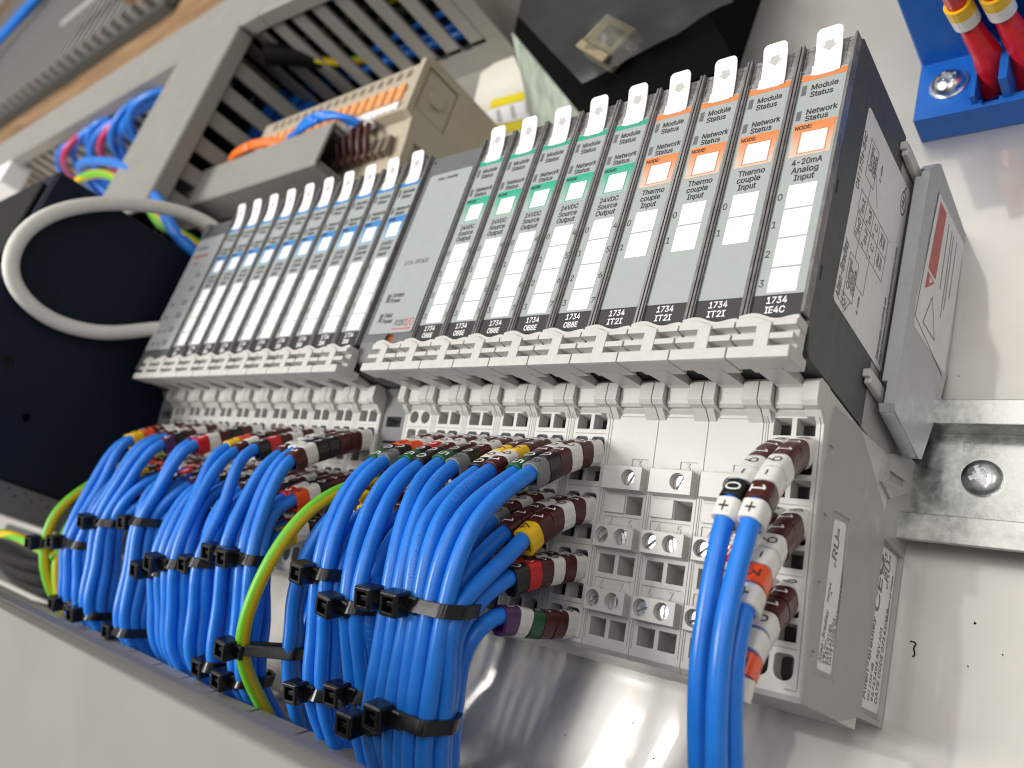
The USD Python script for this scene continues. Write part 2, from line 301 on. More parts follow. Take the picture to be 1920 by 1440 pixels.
    ar = Polygon([(5.4, 7.6), (7.3, 7.6), (7.3, 6.6), (8.0, 6.6), (6.35, 5.2), (4.7, 6.6), (5.4, 6.6)]); a = shp(ar, 0, 0.05); v = a.vertices.copy(); v[:, 2] += z + 0.36 + 0.018 * v[:, 1] ** 2; v[:, 1] = v[:, 1] * .985 + 54.5; a.vertices = v
    part(node, 'arrow_mark', a, 'arrow')
    return node
F4 = [(19.95, 25.55), (13.1, 19.55), (6.3, 12.7), (0.5, 5.85)]
D4 = [('0', 22.2), ('1', 15.5), ('2', 8.6), ('3', 1.9)]; E4 = [('4', 22.2), ('5', 15.5), ('6', 8.6), ('7', 1.9)]
ORG = ((0.66, 0.20, 0.05), (0.60, 0.47, 0.38)); GRN = ((0.008, 0.36, 0.21), (0.33, 0.44, 0.40)); BLU = ((0.02, 0.19, 0.50), (0.30, 0.43, 0.52))
VDC = lambda a: [('24VDC', 3.0, 30.4, 5.4), (a, 2.9, 28.5, 5.7), ('Output' if a == 'Source' else 'Input', 2.9, 26.6, 5.6 if a == 'Source' else 4.4)]
ords = ['first', 'second', 'third', 'fourth', 'fifth', 'sixth', 'seventh', 'eighth', 'ninth', 'tenth']
XR = {'IE': -12, 'T3': -24, 'T2': -36, 'T1': -48, 'O5': -60, 'O4': -72, 'O3': -84, 'O2': -96, 'O1': -108}
XEP = -131.15
XB = [XEP - 12 * (10 - i) for i in range(10)]       # ten blue modules, left to right
XAD = XB[0] - 25.0
ie = thing('io_module', 'orange topped slim module reading 4-20mA Analog Input, rightmost of the row', 'I/O module', (XR['IE'], 0, 0))
io_module(ie, 'orange', *ORG, [('4-20mA', 2.7, 30.4, 6.2), ('Analog', 2.95, 28.4, 5.5), ('Input', 3.8, 26.5, 4.1)], F4, D4, [], 'IE4C')
th = thing('io_module', 'orange topped Thermocouple Input module beside the last green one', 'I/O module', (XR['T1'], 0, 0), group='thermocouple input modules')
io_module(th, 'orange', *ORG, [('Thermo', 3.0, 30.3, 6.0), ('couple', 3.1, 28.5, 5.2), ('Input', 3.7, 26.6, 4.0)], [(20.0, 25.6), (13.1, 19.6)], D4[:2], [], 'IT2I')
copy_of(th, 'io_module', 'middle one of three orange topped Thermocouple Input modules', 'I/O module', (XR['T2'], 0, 0), 'thermocouple input modules')
copy_of(th, 'io_module', 'orange topped Thermocouple Input module just left of the Analog Input one', 'I/O module', (XR['T3'], 0, 0), 'thermocouple input modules')
ob = thing('io_module', 'green topped Source Output module next to the wide plain power module, first of five', 'I/O module', (XR['O1'], 0, 0), group='source output modules')
io_module(ob, 'green', *GRN, VDC('Source'), F4, D4, E4, 'OB8E')
for k, s in (('O2', 'second'), ('O3', 'third'), ('O4', 'fourth'), ('O5', 'fifth')):
    copy_of(ob, 'io_module', 'green topped Source Output module, %s of five counting from the wide power module' % s, 'I/O module', (XR[k], 0, 0), 'source output modules')
ib = thing('io_module', 'blue topped Sink Input module, first from the left beside the network adapter', 'I/O module', (XB[0], 0, 0), group='sink input modules')
io_module(ib, 'blueink', *BLU, VDC('Sink'), F4, D4, E4, 'IB8')
for i in range(1, 10):
    copy_of(ib, 'io_module', 'blue topped Sink Input module, %s of ten counted from the network adapter' % ords[i], 'I/O module', (XB[i], 0, 0), 'sink input modules')

# side of the last module: printed wiring label
sx = 11.92
lab = Polygon([(53.2, 63.4), (53.5, 31.6), (4.2, 33.0), (4.6, 64.2)]).buffer(-1.2).buffer(1.2)
t = shp(lab, 0, 0.06); t.apply_transform(np.array([[0, 0, 1, sx], [1, 0, 0, 0], [0, 1, 0, 0], [0, 0, 0, 1.]]))
sl = part(ie, 'side_label', t, 'sticker')
lx = sx + 0.07
LN = [((47.7, 59.3), (47.7, 54.1)), ((47.7, 54.1), (37.9, 54.1)), ((37.9, 54.1), (37.9, 59.4)), ((37.9, 59.4), (47.7, 59.3)),
      ((33.9, 59.9), (22.6, 60.0)), ((33.75, 55.7), (22.4, 57.0)), ((33.75, 51.3), (22.9, 51.7)), ((33.8, 46.9), (23.0, 46.9)), ((33.7, 40.8), (22.5, 41.2)), ((33.8, 60), (33.7, 40.8)), ((28.3, 60), (28.2, 41)), ((22.6, 60), (22.5, 41.2)),
      ((18.3, 60.0), (18.2, 54.8)), ((18.2, 54.8), (8.7, 55.1)), ((8.7, 55.1), (8.7, 60.2)), ((8.7, 60.2), (18.3, 60.0)), ((22.1, 49.9), (13.6, 50.1)), ((13.6, 50.1), (13.5, 54.7)), ((18.5, 57.3), (22.4, 57)), ((37.9, 55.5), (33.8, 55.7)), ((8.7, 56), (4.9, 58.5)), ((42.2, 53.8), (35.8, 50.2))]
part(sl, 'diagram_line', [as_tm(seg_side(a, b, lx)) for a, b in LN] + [as_tm(seg_side((y, 44 - 0.0 + 9 * math.sin(i)), (y - .5, 44 + 9 * math.sin(i)), lx, .12)) for i, y in enumerate(np.linspace(21, 36, 12))], 'ink_grey')
S_ = [('CAT 1734-IE4C', 32.2, 61.6, 1.7, 14.4), ('Allen-Bradley', 5.8, 61.7, 2.1, 13.6), ('Current', 40.2, 57.0, 1.5, 6.6), ('Input', 40.6, 55.6, 1.2, 4.6), ('Device', 40.4, 54.4, 1.2, 5.6), ('Current', 10.2, 58.0, 1.6, 6.8), ('Input', 10.8, 56.6, 1.4, 4.6), ('Device', 10.4, 55.2, 1.3, 5.8),
      ('in0', 24.0, 57.4, 1.7, 3.4), ('in1', 29.4, 57.0, 1.7, 3.4), ('in2', 24.2, 53.0, 1.7, 3.4), ('in3', 29.6, 52.4, 1.7, 3.4), ('C', 25.2, 48.5, 1.8, 1.6), ('C', 30.6, 48.0, 1.8, 1.6), ('Chas', 24.0, 44.6, 1.3, 3.4), ('Gnd', 24.2, 42.8, 1.3, 3.0), ('Chas', 29.4, 44.4, 1.3, 3.4), ('Gnd', 29.6, 42.6, 1.3, 3.0),
      ('0', 22.9, 58.6, 1.0, .8), ('1', 28.6, 58.4, 1.0, .6), ('2', 22.9, 54.6, 1.0, .8), ('3', 28.6, 54.2, 1.0, .8), ('4', 22.9, 49.6, 1.0, .8), ('5', 28.6, 49.4, 1.0, .8), ('4-wire', 8.2, 51.4, 1.1, 4.2), ('2-wire', 42.2, 50.6, 1.0, 4.4), ('24V', 5.6, 59.4, 1.3, 3.0), ('DC', 5.6, 57.8, 1.3, 2.2),
      ('Manuals online at', 5.6, 36.4, 1.3, 15.4), ('http://www.rockwellautomation.com', 5.6, 34.4, 1.2, 30.0)]
part(sl, 'lettering', [as_tm(txt_side(s, y, z, lx, h, w)) for s, y, z, h, w in S_], 'ink_grey')
ov = Point(0, 0).buffer(1.0); ring = ov.difference(Point(0, 0).buffer(0.84)); rt = shp(ring, 0, .03); v = rt.vertices.copy(); v[:, 0] *= 3.4; v[:, 1] *= 1.8; rt.vertices = v
rt.apply_transform(np.array([[0, 0, 1, lx], [1, 0, 0, 48.0], [0, 1, 0, 35.2], [0, 0, 0, 1.]])); part(sl, 'approval_mark', [rt, as_tm(txt_side('FM', 46.4, 34.5, lx, 1.5, 3.2)), as_tm(seg_side((51.4, 35.4), (53.0, 34.6), lx, .5))], 'ink_grey')

# wide power module and network adapter
ep = thing('power_module', 'wide plain grey power module between the blue and green topped modules', 'power module', (XEP, 0, 0))
part(ep, 'housing', prism_x([(-4.0, 74.0), (62.0, 74.0), (63.6, 72.4), (64.2, 60), (64.2, 39.4), (-11.3, 39.4), (-11.3, 69.6), (-9.6, 72.4)], 0.15, 23.0) - cyl(12.4, -3.2, 72, 76, 1.9, 18) - cyl(1.9, 60.4, 73.6, 75, .5, 10), 'housing_grey')
part(ep, 'jumper_plug', cyl(12.4, -3.2, 71.5, 73.2, 1.8, 18), mat('copper_plug', (0.35, 0.09, 0.03), 0.4, metal=0.6))
lp = Polygon([(2.7, -1.6), (21.4, -1.6), (21.4, 54.6), (2.9, 54.6)]).buffer(-0.8).buffer(0.8)
part(ep, 'label_plate', shp(lp, 73.5, ZL - 0.1), 'label')
for y in (8.8, 2.2): part(ep, 'status_light', box(5.1, 6.5, y, y + 2.7, 73, ZL), 'led')
part(ep, 'lettering', [as_tm(q) for q in (txt('Allen-Bradley', 7.0, 52.0, ZL - .09, 1.1, width=9.0), txt('1734-EP24DC', 6.9, 21.4, ZL - .09, 1.45, width=10.6, bold=False), txt('System', 7.2, 10.4, ZL - .09, 1.45, width=5.0), txt('Power', 7.2, 8.5, ZL - .09, 1.45, width=4.4), txt('Field', 7.2, 3.6, ZL - .09, 1.45, width=3.4), txt('Power', 7.2, 1.7, ZL - .09, 1.45, width=4.4), txt('POINT', 13.0, 0.6, ZL - .09, 1.9, width=4.6, bold=False))], 'ink')
part(ep, 'logo', [as_tm(q) for q in (txt('I/O', 17.6, 0.4, ZL - .09, 2.4, width=3.2, bold=False), box(12.6, 20.6, -0.6, -0.3, ZL - .09, ZL - .05))], 'ink_red')
ad = thing('network_adapter', 'grey faced network adapter at the left end of the module row, beside the black case', 'adapter', (XAD, 0, 0))
part(ad, 'housing', prism_x([(-9.0, 73.8), (61.0, 73.8), (63.6, 71.4), (64.2, 60), (64.2, 10), (-11.3, 10), (-11.3, 69.6)], 0.1, 24.8), 'housing_grey')
part(ad, 'label_plate', shp(Polygon([(1.6, -0.6), (23.2, -0.6), (23.2, 53.6), (2.0, 53.0)]), 73.5, ZL - 0.1), mat('adapter_label', (0.43, 0.455, 0.47), 0.4, var=0.02))
dash = [box(x, x + w, y, y + .9, ZL - .1, ZL - .04) for x, w, y in ((4.5, 9, 47.6),)] + [box(14.8, 14.8 + w, y, y + .7, ZL - .1, ZL - .04) for y0, w in ((33, 3.4), (26.5, 3.8), (20, 3.2), (14, 3.8), (7.5, 3.2), (1.5, 3.4)) for y in (y0, y0 + 1.3)] + [box(5, 7.4, y, y + 1.0, ZL - .1, ZL - .04) for y in (20, 14, 7.5, 1.6)] + [box(10, 11.6, y, y + 1.0, ZL - .1, ZL - .04) for y in (7.5, 1.6)]
part(ad, 'printed_text', [as_tm(q) for q in dash], 'ink_grey')
part(ad, 'printed_line', [as_tm(q) for q in (box(4.0, 16.5, 43.6, 44.4, ZL - .1, ZL - .04), box(6, 11, 40.2, 40.6, ZL - .1, ZL - .04))], 'ink_red')
part(ad, 'cable_collar', cyl(3.4, 58.5, 60, 74.5, 3.2, 18), 'housing_grey')

# ------------------------------------------------------------------ terminal blocks below the modules
SL = 0.19836; A0 = 61.86                         # sloped front: z = A0 + SL*y
def fz(y): return A0 + SL * y
def slant_cut(x0, x1, y0, y1, depth, rt=0.0, rb=0.0, out=1.0):   # opening through the sloped front
    def rr(r, n=4): return r
    pts = []
    for (cx, cy, r, a0) in ((x1, y1, rt, 0), (x0, y1, rt, 90), (x0, y0, rb, 180), (x1, y0, rb, 270)):
        if r <= 0: pts.append((cx, cy)); continue
        ox, oy = cx + (-r if cx == x1 else r), cy + (-r if cy == y1 else r)
        for k in range(5):
            a = math.radians(a0 + 90 * k / 4); pts.append((ox + r * math.cos(a), oy + r * math.sin(a)))
    m = m3.Manifold.extrude(m3.CrossSection([np.array(pts, np.float32)], m3.FillRule.NonZero), depth + out).translate([0, 0, -depth])
    return m.transform(np.array([[1, 0, 0, 0], [0, 1, 0, 0], [0, SL, 1, A0]], np.float32))
BODY = [(-68.5, 17.5), (-68.7, fz(-68.6) - .9), (-67.8, fz(-67.8)), (-17.9, fz(-17.9)), (-17.2, fz(-17) + 1.0), (-12.0, 59.6), (-12.0, 39.2), (-9.5, 17.5)]
SQ = [(-21.6, -18.2), (-33.4, -30.0), (-46.1, -42.8), (-58.9, -55.7)]
SW = [(-28.9, -23.3), (-41.8, -36.0), (-54.6, -48.6), (-65.6, -61.0)]
COLS = [(2.1, 5.7), (6.7, 10.4)]
def knuckles(b):
    for x0, x1 in ((0.12, 2.75), (8.75, 11.88)):
        k = prism_x([(-17.6, 58.0), (-17.2, 62.1), (-16.4, 63.0), (-12.6, 63.3), (-11.7, 62.4), (-11.6, 58.0)], x0, x1)
        k2 = prism_x([(-19.6, 57.6), (-17.0, 61.0), (-16.5, 57.6)], x0, x0 + 1.6 if x0 < 4 else x1)
        b = b + k + k2
    return b
def handle(node):
    y0, y1 = -14.9, -6.2
    n = 22; xs = np.linspace(0.15, 11.85, n); wav = [(x, -5.9 + 0.45 * math.sin(2 * math.pi * (x - 1) / 8.5) - 0.10 * (x - 6)) for x in xs]
    top = prism_z([(0.15, -8.1)] + [(11.85, -8.1)] + wav[::-1], 72.6, 76.7)
    rid = prism_z([(0.2, -8.3), (11.8, -8.3)] + [(x, y - 1.05) for x, y in wav[::-1]], 73, 77.25)
    slab = box(0.3, 11.7, -14.6, -6.9, 72.4, 75.0)
    bar = box(0.18, 11.7, -11.2, -10.0, 73, 77.5); cross = box(4.6, 7.3, -14, -7.8, 73, 77.6)
    lip = prism_x([(-15.3, 78.2), (-15.35, 77.4), (-14.6, 72.3), (-12.0, 72.3), (-12.6, 77.3), (-13.1, 78.3)], 0.12, 11.8)
    web = prism_x([(-14.7, 72.6), (-13.2, 63.0), (-13.4, 62.0), (-16.6, 61.4), (-17.2, 60.6), (-17.0, 59.6), (-11.9, 59.6), (-11.3, 72.6)], 3.05, 8.45)
    shoulder = prism_x([(-14.75, 73.6), (-14.3, 70.2), (-12.2, 70.2), (-12.2, 73.6)], 2.4, 11.7)
    h = union([top, rid, slab, bar, cross, lip, web, shoulder])
    hp = part(node, 'release_handle', h, 'terminal')
    return hp
def spring_block(node, circles=False):
    b = knuckles(prism_x(BODY, 0.06, 11.94))
    cuts = []
    for (a, c) in COLS:
        for i, (y0, y1) in enumerate(SQ):
            if circles:
                cuts.append(m3.Manifold.cylinder(9, 1.75, 1.75, 20).translate([(a + c) / 2, 0, -8]).transform(np.array([[1, 0, 0, 0], [0, 1, 0, (y0 + y1) / 2], [0, SL, 1, A0 + SL * (y0 + y1) / 2]], np.float32)))
            else: cuts.append(slant_cut(a, c, y0, y1, 6.5))
        for i, (y0, y1) in enumerate(SW): cuts.append(slant_cut(a, c, y0, y1, 8.0, 0.9, 1.7 if i == 3 else 0.3))
    cuts += [slant_cut(1.0, 1.12, -66.8, -17.9, 0.35), slant_cut(11.25, 11.37, -66.8, -18.2, 0.35), slant_cut(0.55, 0.63, -66, -17.9, 0.3)]
    for y in (-22.6, -34.6, -47.4, -60.0): cuts.append(slant_cut(1.9, 10.7, y - 0.06, y + 0.06, 0.15))
    cuts.append(prism_x([(-64, 0), (-64.0, 0.1), (-66, 0)], 0, 0.1) if False else slant_cut(9.0, 11.3, -67.0, -66.88, 0.3))
    for (y0, y1) in ((-23.2, -21.9), (-36, -34.8), (-48.2, -46.8), (-60.2, -59)): cuts.append(box(11.55, 12.2, y0, y1 + .4, fz(y0) - 4.4, fz(y0) - 2.3))
    b = b - union(cuts)
    part(node, 'body', b, 'terminal')
    bx = box(1.6, 10.9, -66, -18, 0, 0.6)
    fl = prism_x([(-66, fz(-66) - 4.2), (-17.6, fz(-17.6) - 4.2), (-17.6, fz(-17.6) - 3.6), (-66, fz(-66) - 3.6)], 1.5, 10.9)
    part(node, 'shade_floor', fl, 'opening_shade')  # near-black sheet standing in for the shade inside the openings
    # moulded numbers on the small pads between the openings
    marks = []
    for y in (-23.0, -35.2, -47.9, -60.4):
        for x in (3.0, 7.6): pass
    handle(node); return node
def screw_block(node):
    b = knuckles(prism_x(BODY, 0.06, 11.94))
    add, cut, screws = [], [], []
    SB = [((1.0, 11.0), (-35.4, -30.4), (7.7,), (-39.9, -36.0), (6.6,), '3', (6.6, 10.6, -30.2, -27.9)),
          ((0.9, 10.9), (-47.8, -43.2), (2.9, 7.8), (-52.6, -48.7), (1.6, 6.6), '4 5', (1.2, 10.4, -43.0, -40.6)),
          ((0.9, 10.9), (-61.0, -56.4), (2.9, 7.8), (-65.6, -61.9), (1.6, 6.6), '6 7', (1.2, 10.4, -56.2, -53.7))]
    pads = []
    for (xa, xb), (ya, yb), sxs, (oa, ob_), oxs, s, (pa, pb, pc, pd) in SB:
        blk = slant_cut(xa, xb, ya, yb, 3.0, out=2.6); add.append(blk)
        for q in sxs:
            yc = (ya + yb) / 2 + .1
            cut.append(m3.Manifold.cylinder(14, 1.72, 1.72, 22).translate([q, 0, -7]).transform(np.array([[1, 0, 0, 0], [0, 1, 0, yc], [0, SL, 1, A0 + SL * yc]], np.float32)))
            sc = m3.Manifold.cylinder(2.0, 1.62, 1.62, 20) - box(-2, 2, -.26, .26, 1.4, 3)
            sc = sc.rotate([0, 0, rnd.uniform(20, 150)]).translate([q, 0, -0.9]).transform(np.array([[1, 0, 0, 0], [0, 1, 0, yc], [0, SL, 1, A0 + SL * yc]], np.float32)); screws.append(sc)
        for o in oxs: cut.append(slant_cut(o, o + 4.0, oa, ob_, 7.0))
        cut.append(slant_cut(pa, pb, pc, pd, 0.22))
        n_ = s.split(' ')
        for i, ch in enumerate(n_):
            g = txt(ch, (2.6 if len(n_) == 2 else 7.9) + i * 5.0, 0, -0.22, 1.7, 0.9, 0, False); v = g.vertices.copy(); v[:, 2] = (v[:, 2] + 0.22) * 5 - 0.2; v[:, 1] += pc + .35; v[:, 2] += A0 + SL * v[:, 1]; g.vertices = v; pads.append(g)
        add.append(slant_cut(xa + .1, xb - 4.6 if len(sxs) == 1 else xa + .11, oa, ob_, 1, out=0.5) if len(sxs) == 1 else blk)
    cut += [slant_cut(11.3, 11.4, -66.5, -30.5, 0.3), slant_cut(0.4, 0.5, -66.5, -30.5, .3), slant_cut(2.4, 8.6, -18.6, -18.5, .15)]
    b = (b + union(add)) - union(cut)
    part(node, 'body', b, 'terminal')
    part(node, 'moulded_number', [as_tm(p) for p in pads], 'terminal')
    for s_ in screws: part(node, 'clamp_screw', s_, 'screw')
    handle(node); return node
tb = thing('terminal_block', 'pale grey spring terminal block below the Analog Input module at the right end', 'terminal block', (XR['IE'], 0, 0))
spring_block(tb)
sp = thing('terminal_block', 'pale grey spring terminal block below the first green module, beside the one with round holes', 'terminal block', (XR['O1'], 0, 0), group='spring terminal blocks under the green modules')
spring_block(sp)
for k, s in (('O2', 'second'), ('O3', 'third'), ('O4', 'fourth'), ('O5', 'fifth')):
    copy_of(sp, 'terminal_block', 'pale grey spring terminal block crowded with wires below the %s green module' % s, 'terminal block', (XR[k], 0, 0), 'spring terminal blocks under the green modules')
for i in range(10):
    copy_of(sp, 'terminal_block', 'pale grey spring terminal block below the %s of the ten blue topped modules' % ords[i], 'terminal block', (XB[i], 0, 0), 'spring terminal blocks under the blue modules')
tt = thing('terminal_block', 'empty screw terminal block next to the wired green block, numbers 3 to 7', 'terminal block', (XR['T1'], 0, 0), group='screw terminal blocks')
screw_block(tt)
copy_of(tt, 'terminal_block', 'empty screw terminal block in the middle of the three unwired ones', 'terminal block', (XR['T2'], 0, 0), 'screw terminal blocks')
copy_of(tt, 'terminal_block', 'screw terminal block half hidden behind the two thick hanging blue wires', 'terminal block', (XR['T3'], 0, 0), 'screw terminal blocks')
rb = thing('terminal_block', 'pale terminal block with round holes below the wide power module', 'terminal block', (XEP + 11.15, 0, 0))
spring_block(rb, True)
ra = copy_of(rb, 'terminal_block', 'pale terminal block with round holes below the network adapter', 'terminal block', (XAD + 13, 0, 0))
def base_strip(x, w, label):
    n = thing('base_strip', label, 'module base', (x, 0, 0))
    b = prism_x([(-68, 17), (-68, fz(-68) - 1), (-14, fz(-14) - 1), (-12, 60), (-12, 17)], 0.1, w - .1) - slant_cut(2, w - 2.6, -22.6, -19.6, 5) - slant_cut(2, w - 2.6, -29.6, -26.6, 5) - slant_cut(2, w - 2.6, -40.6, -37.6, 5)
    part(n, 'body', b, 'housing_grey'); part(n, 'latch', box(2.2, w * .6, -28.6, -27.4, fz(-28) - 3.5, fz(-28) - .8), 'housing_grey')
base_strip(XEP, 11.1, 'mid grey slotted base strip below the wide power module')
base_strip(XAD, 12.9, 'mid grey slotted base strip below the network adapter beside the black case')

# mounting base and end plate at the right-hand end
mb = thing('mounting_base', 'grey plastic mounting base with printed labels under the last module', 'module base', (0, 0, 0))
core = prism_x([(-65.9, 17.3), (-65.9, 38.8), (-11.8, 38.8), (-9, 17.3)], -12, -0.35)
foot = prism_x([(-65.6, 0.4), (-65.9, 17.2), (-9.5, 17.2), (-5, 8.5), (-3.5, 0.4)], -12, -0.1) - box(-1.2, 0.4, -64.6, -27.6, 0.6, 15.2)
up = prism_x([(-11.2, 38.9), (62.0, 38.9), (62.0, 9), (-5.0, 9), (-11.2, 17.3)], -12, -0.25)
latch = prism_x([(-19.0, 17.0), (-17.6, 24.2), (-10.6, 23.0), (-4.1, 7.2), (-5.5, 5.2), (-13.0, 4.8)], -6, 0.6) - prism_x([(-15.5, 19.5), (-13.5, 20.5), (-11.5, 9.0), (-13.2, 8.4)], -1.5, 1.2)
part(mb, 'body', union([core, foot, up]), 'terminal_dark'); part(mb, 'release_latch', latch, 'terminal_dark')
part(mb, 'block_side', prism_x([(-68.6, 29.0), (-68.6, 47.4), (-30, 55.4), (-18.5, 56.2), (-14, 55), (-12.2, 40), (-22.4, 18.2), (-28.5, 17.6), (-66, 17.6)], -0.3, 0.24) - prism_x([(-32.4, 47.2), (-31.4, 38.6), (-62.0, 34.0), (-62.6, 44.2)], -0.01, 1) - union([box(-0.1, 1, y, y + 1.6, fz(y) - 4.6, fz(y) - 2.5) for y in (-23.4, -36.2, -48.4, -60.6)]), 'terminal_dark')  # terminal block side, same plastic as its front, shade put into the colour
def side_sheet(pts, x, z, name, m): 
    t_ = shp(Polygon(pts).buffer(-.9).buffer(.9), 0, .05); t_.apply_transform(np.array([[0, 0, 1, x], [1, 0, 0, 0], [0, 1, 0, 0], [0, 0, 0, 1.]])); return part(mb, name, t_, m)
l2 = side_sheet([(-33.7, 45.9), (-32.6, 39.4), (-61.2, 35.4), (-61.5, 42.9)], 0.0, 0, 'side_label', 'sticker')
part(l2, 'lettering', [as_tm(txt_side(s, y, z, 0.06, h, w)) for s, y, z, h, w in (('Allen-Bradley', -60.2, 41.6, 1.4, 9.6), ('Cat No.', -60.1, 40.3, .9, 4.6), ('1734-RTBS', -60.0, 39.0, 1.1, 7.4), ('95716103/02', -59.9, 37.7, 1.1, 8.8), ('DATE CODE 2019/07/14 Product of China', -59.7, 36.4, 1.05, 24.4), ('Series', -49.2, 42.4, .9, 3.8), ('A', -47.6, 41.2, .9, .8), ('c', -42.2, 41.6, 1.4, .9), ('RU', -41.0, 41.8, 2.5, 4.4), ('us', -36.4, 42.4, 1.4, 1.6))], 'ink_grey')
l3 = side_sheet([(-28.6, 13.6), (-27.9, 1.6), (-63.0, 1.0), (-63.3, 14.6)], -1.14, 0, 'side_label', 'sticker')
part(l3, 'lettering', [as_tm(txt_side(s, y, z, -1.07, h, w)) for s, y, z, h, w in (('Allen-Bradley', -61.6, 10.8, 2.3, 17.4), ('CAT 1734-MB', -61.4, 8.0, 1.4, 7.8), ('95723405 REV A01', -61.2, 5.4, 1.5, 16.0), ('DATE CODE 07142019', -61.2, 2.8, 1.6, 20.5), ('CE', -43.0, 9.6, 3.4, 7.6), ('N223', -34.4, 8.8, 1.6, 5.0), ('c', -36.6, 5.6, 1.5, 1.1), ('RU', -35.2, 5.8, 2.8, 4.4), ('us', -30.6, 6.2, 1.5, 1.6), ('Product of China', -43.2, 2.6, 1.1, 10.4))], 'ink_grey')
rg = shp(Point(0, 0).buffer(1).difference(Point(0, 0).buffer(.45)), 0, .03); v = rg.vertices.copy(); v[:, 0] *= 2.4; v[:, 1] *= 1.6; rg.vertices = v
rg.apply_transform(np.array([[0, 0, 1, -1.07], [1, 0, 0, -32.6], [0, 1, 0, 11.9], [0, 0, 0, 1.]])); part(l3, 'approval_mark', rg, 'ink_grey')
epl = thing('end_plate', 'grey painted steel end plate with red warning label beside the last module', 'end plate', (0, 0, 0))
def ush(y0, y1, z0, z1, r):   # plate outline in y-z, rounded top-front corners
    return Polygon([(y0, z0), (y0, z1), (y1, z1), (y1, z0)])
out = [(22, 0.3), (8.4, 4.6), (-7.3, 12.4), (-8.2, 14.6), (-5.6, 34.2), (-4.2, 35.6), (57.8, 33.6), (63.4, 29.0), (65.0, 26.6), (63.2, 0.3)]
shell = prism_x(out, 1.3, 4.5)
part(epl, 'shell', shell - box(0.9, 2.6, 56.6, 60.6, 25, 40) - box(.9, 2.4, -4.2, 1.2, 30, 40), 'endplate')
part(epl, 'rolled_edge', tube(curve([(2.9, -4.6, 33.8), (2.9, -6.3, 24), (2.9, -7.2, 16)], 12), 1.6, 14), 'endplate', smooth=True)
for n_, ya, yb, za, zb in (('hook', 56.9, 60.4, 27.0, 41.8), ('hook', -2.9, 0.3, 28.6, 42.6)):
    part(epl, n_, union([box(0.1, 1.6, ya, yb, za, zb, .3), box(-0.1, 1.5, ya + 1.2, yb - .2, zb - .1, zb + 1.0, .2)]), 'terminal')
wl = shp(Polygon([(57.6, 24.6), (59.4, -0.2), (19.0, 3.2), (17.5, 29.8), (22, 31.2)]).buffer(-.8).buffer(.8), 0, .05)
def on_end(t_, x): t_.apply_transform(np.array([[0, 0, 1, x], [1, 0, 0, 0], [0, 1, 0, 0], [0, 0, 0, 1.]])); return t_
lb = part(epl, 'warning_label', on_end(wl, 4.51), 'sticker')
part(lb, 'red_panel', on_end(shp(Polygon([(56.2, 23.4), (56.6, 17.6), (36.0, 19.6), (35.4, 26.0)]), 0, .03), 4.57), mat('faded_red', (0.50, 0.11, 0.10), 0.5))
part(lb, 'red_corner', on_end(shp(Polygon([(34.6, 26.0), (34.8, 20.0), (30.6, 25.0), (29.6, 26.6)]).difference(Polygon([(34.2, 24.2), (34.4, 21.4), (32.4, 23.8)])), 0, .03), 4.57), mat('faded_red_b', (0.50, 0.11, 0.10), 0.5))
LT = [as_tm(seg_side((55.5, z), (y2, z + .8), 4.57, .5)) for z, y2 in ((14.6, 36), (11.4, 30), (9.6, 33), (6.4, 38))]
tri = [(31.0, 20.2), (22.2, 14.6), (21.6, 24.6)]
LT += [as_tm(seg_side(tri[i], tri[(i + 1) % 3], 4.57, .35)) for i in range(3)] + [as_tm(seg_side((57.4, 25.6), (20, 30.6), 4.57, .45)), as_tm(seg_side((20.0, 30.6), (17.6, 5), 4.57, .3))]
part(lb, 'lettering', LT, 'ink_grey')

# ------------------------------------------------------------------ wires with slip-on markers
WR = 1.75; MKL = 3.72; MKP = 3.9
def mk_section():
    a = []
    for t in np.linspace(0, math.pi, 13):
        c, s = math.cos(t), math.sin(t); a.append((2.24 * math.copysign(abs(c) ** (2 / 3.2), c), 2.15 * abs(s) ** (2 / 3.2)))
    a += [(-2.2, -1.3), (-1.75, -2.9), (-1.05, -3.75), (-.5, -3.9), (.5, -3.9), (1.05, -3.75), (1.75, -2.9), (2.2, -1.3)]
    hole = Point(0, 0).buffer(1.8, 8).union(Polygon([(-1.5, -.8), (1.5, -.8), (1.0, -2.9), (-1.0, -2.9)]))
    return Polygon(a).difference(hole)
MKMESH = shp(mk_section(), 0, MKL)
def top_h(a): return 2.15 * np.maximum(0, 1 - (np.abs(a) / 2.24) ** 3.2) ** (1 / 3.2)
NUM = {}
def numeral(s):
    if s not in NUM:
        g = glyphs(s, 2.5, False); v = g.vertices; f = g.faces[g.face_normals[:, 2] > .9]
        t = trimesh.Trimesh(v, f); t.merge_vertices(); t.remove_unreferenced_vertices()
        v, f = trimesh.remesh.subdivide_to_size(t.vertices, t.faces, 0.55, 20)
        v = v.copy(); v[:, 0] -= (v[:, 0].min() + v[:, 0].max()) / 2; v[:, 1] -= (v[:, 1].min() + v[:, 1].max()) / 2
        v[:, 0] *= 1.25 if s in '+-' else 1.05
        out = np.zeros_like(v); out[:, 0] = v[:, 1] * 1.1; out[:, 2] = MKL / 2 + v[:, 0]; out[:, 1] = top_h(out[:, 0]) + 0.035   # lateral, up, along
        m = trimesh.Trimesh(out, f, process=False)
        NUM[s] = m
    return NUM[s].copy()
def place(mesh, p, A, Bu, T):
    m = np.eye(4); m[:3, 0], m[:3, 1], m[:3, 2], m[:3, 3] = A, Bu, T, p
    return xf(mesh, m)
def along(P, s):
    L = np.r_[0, np.cumsum(np.linalg.norm(np.diff(P, axis=0), axis=1))]
    return np.array([np.interp(s, L, P[:, i]) for i in range(3)])
wires = []
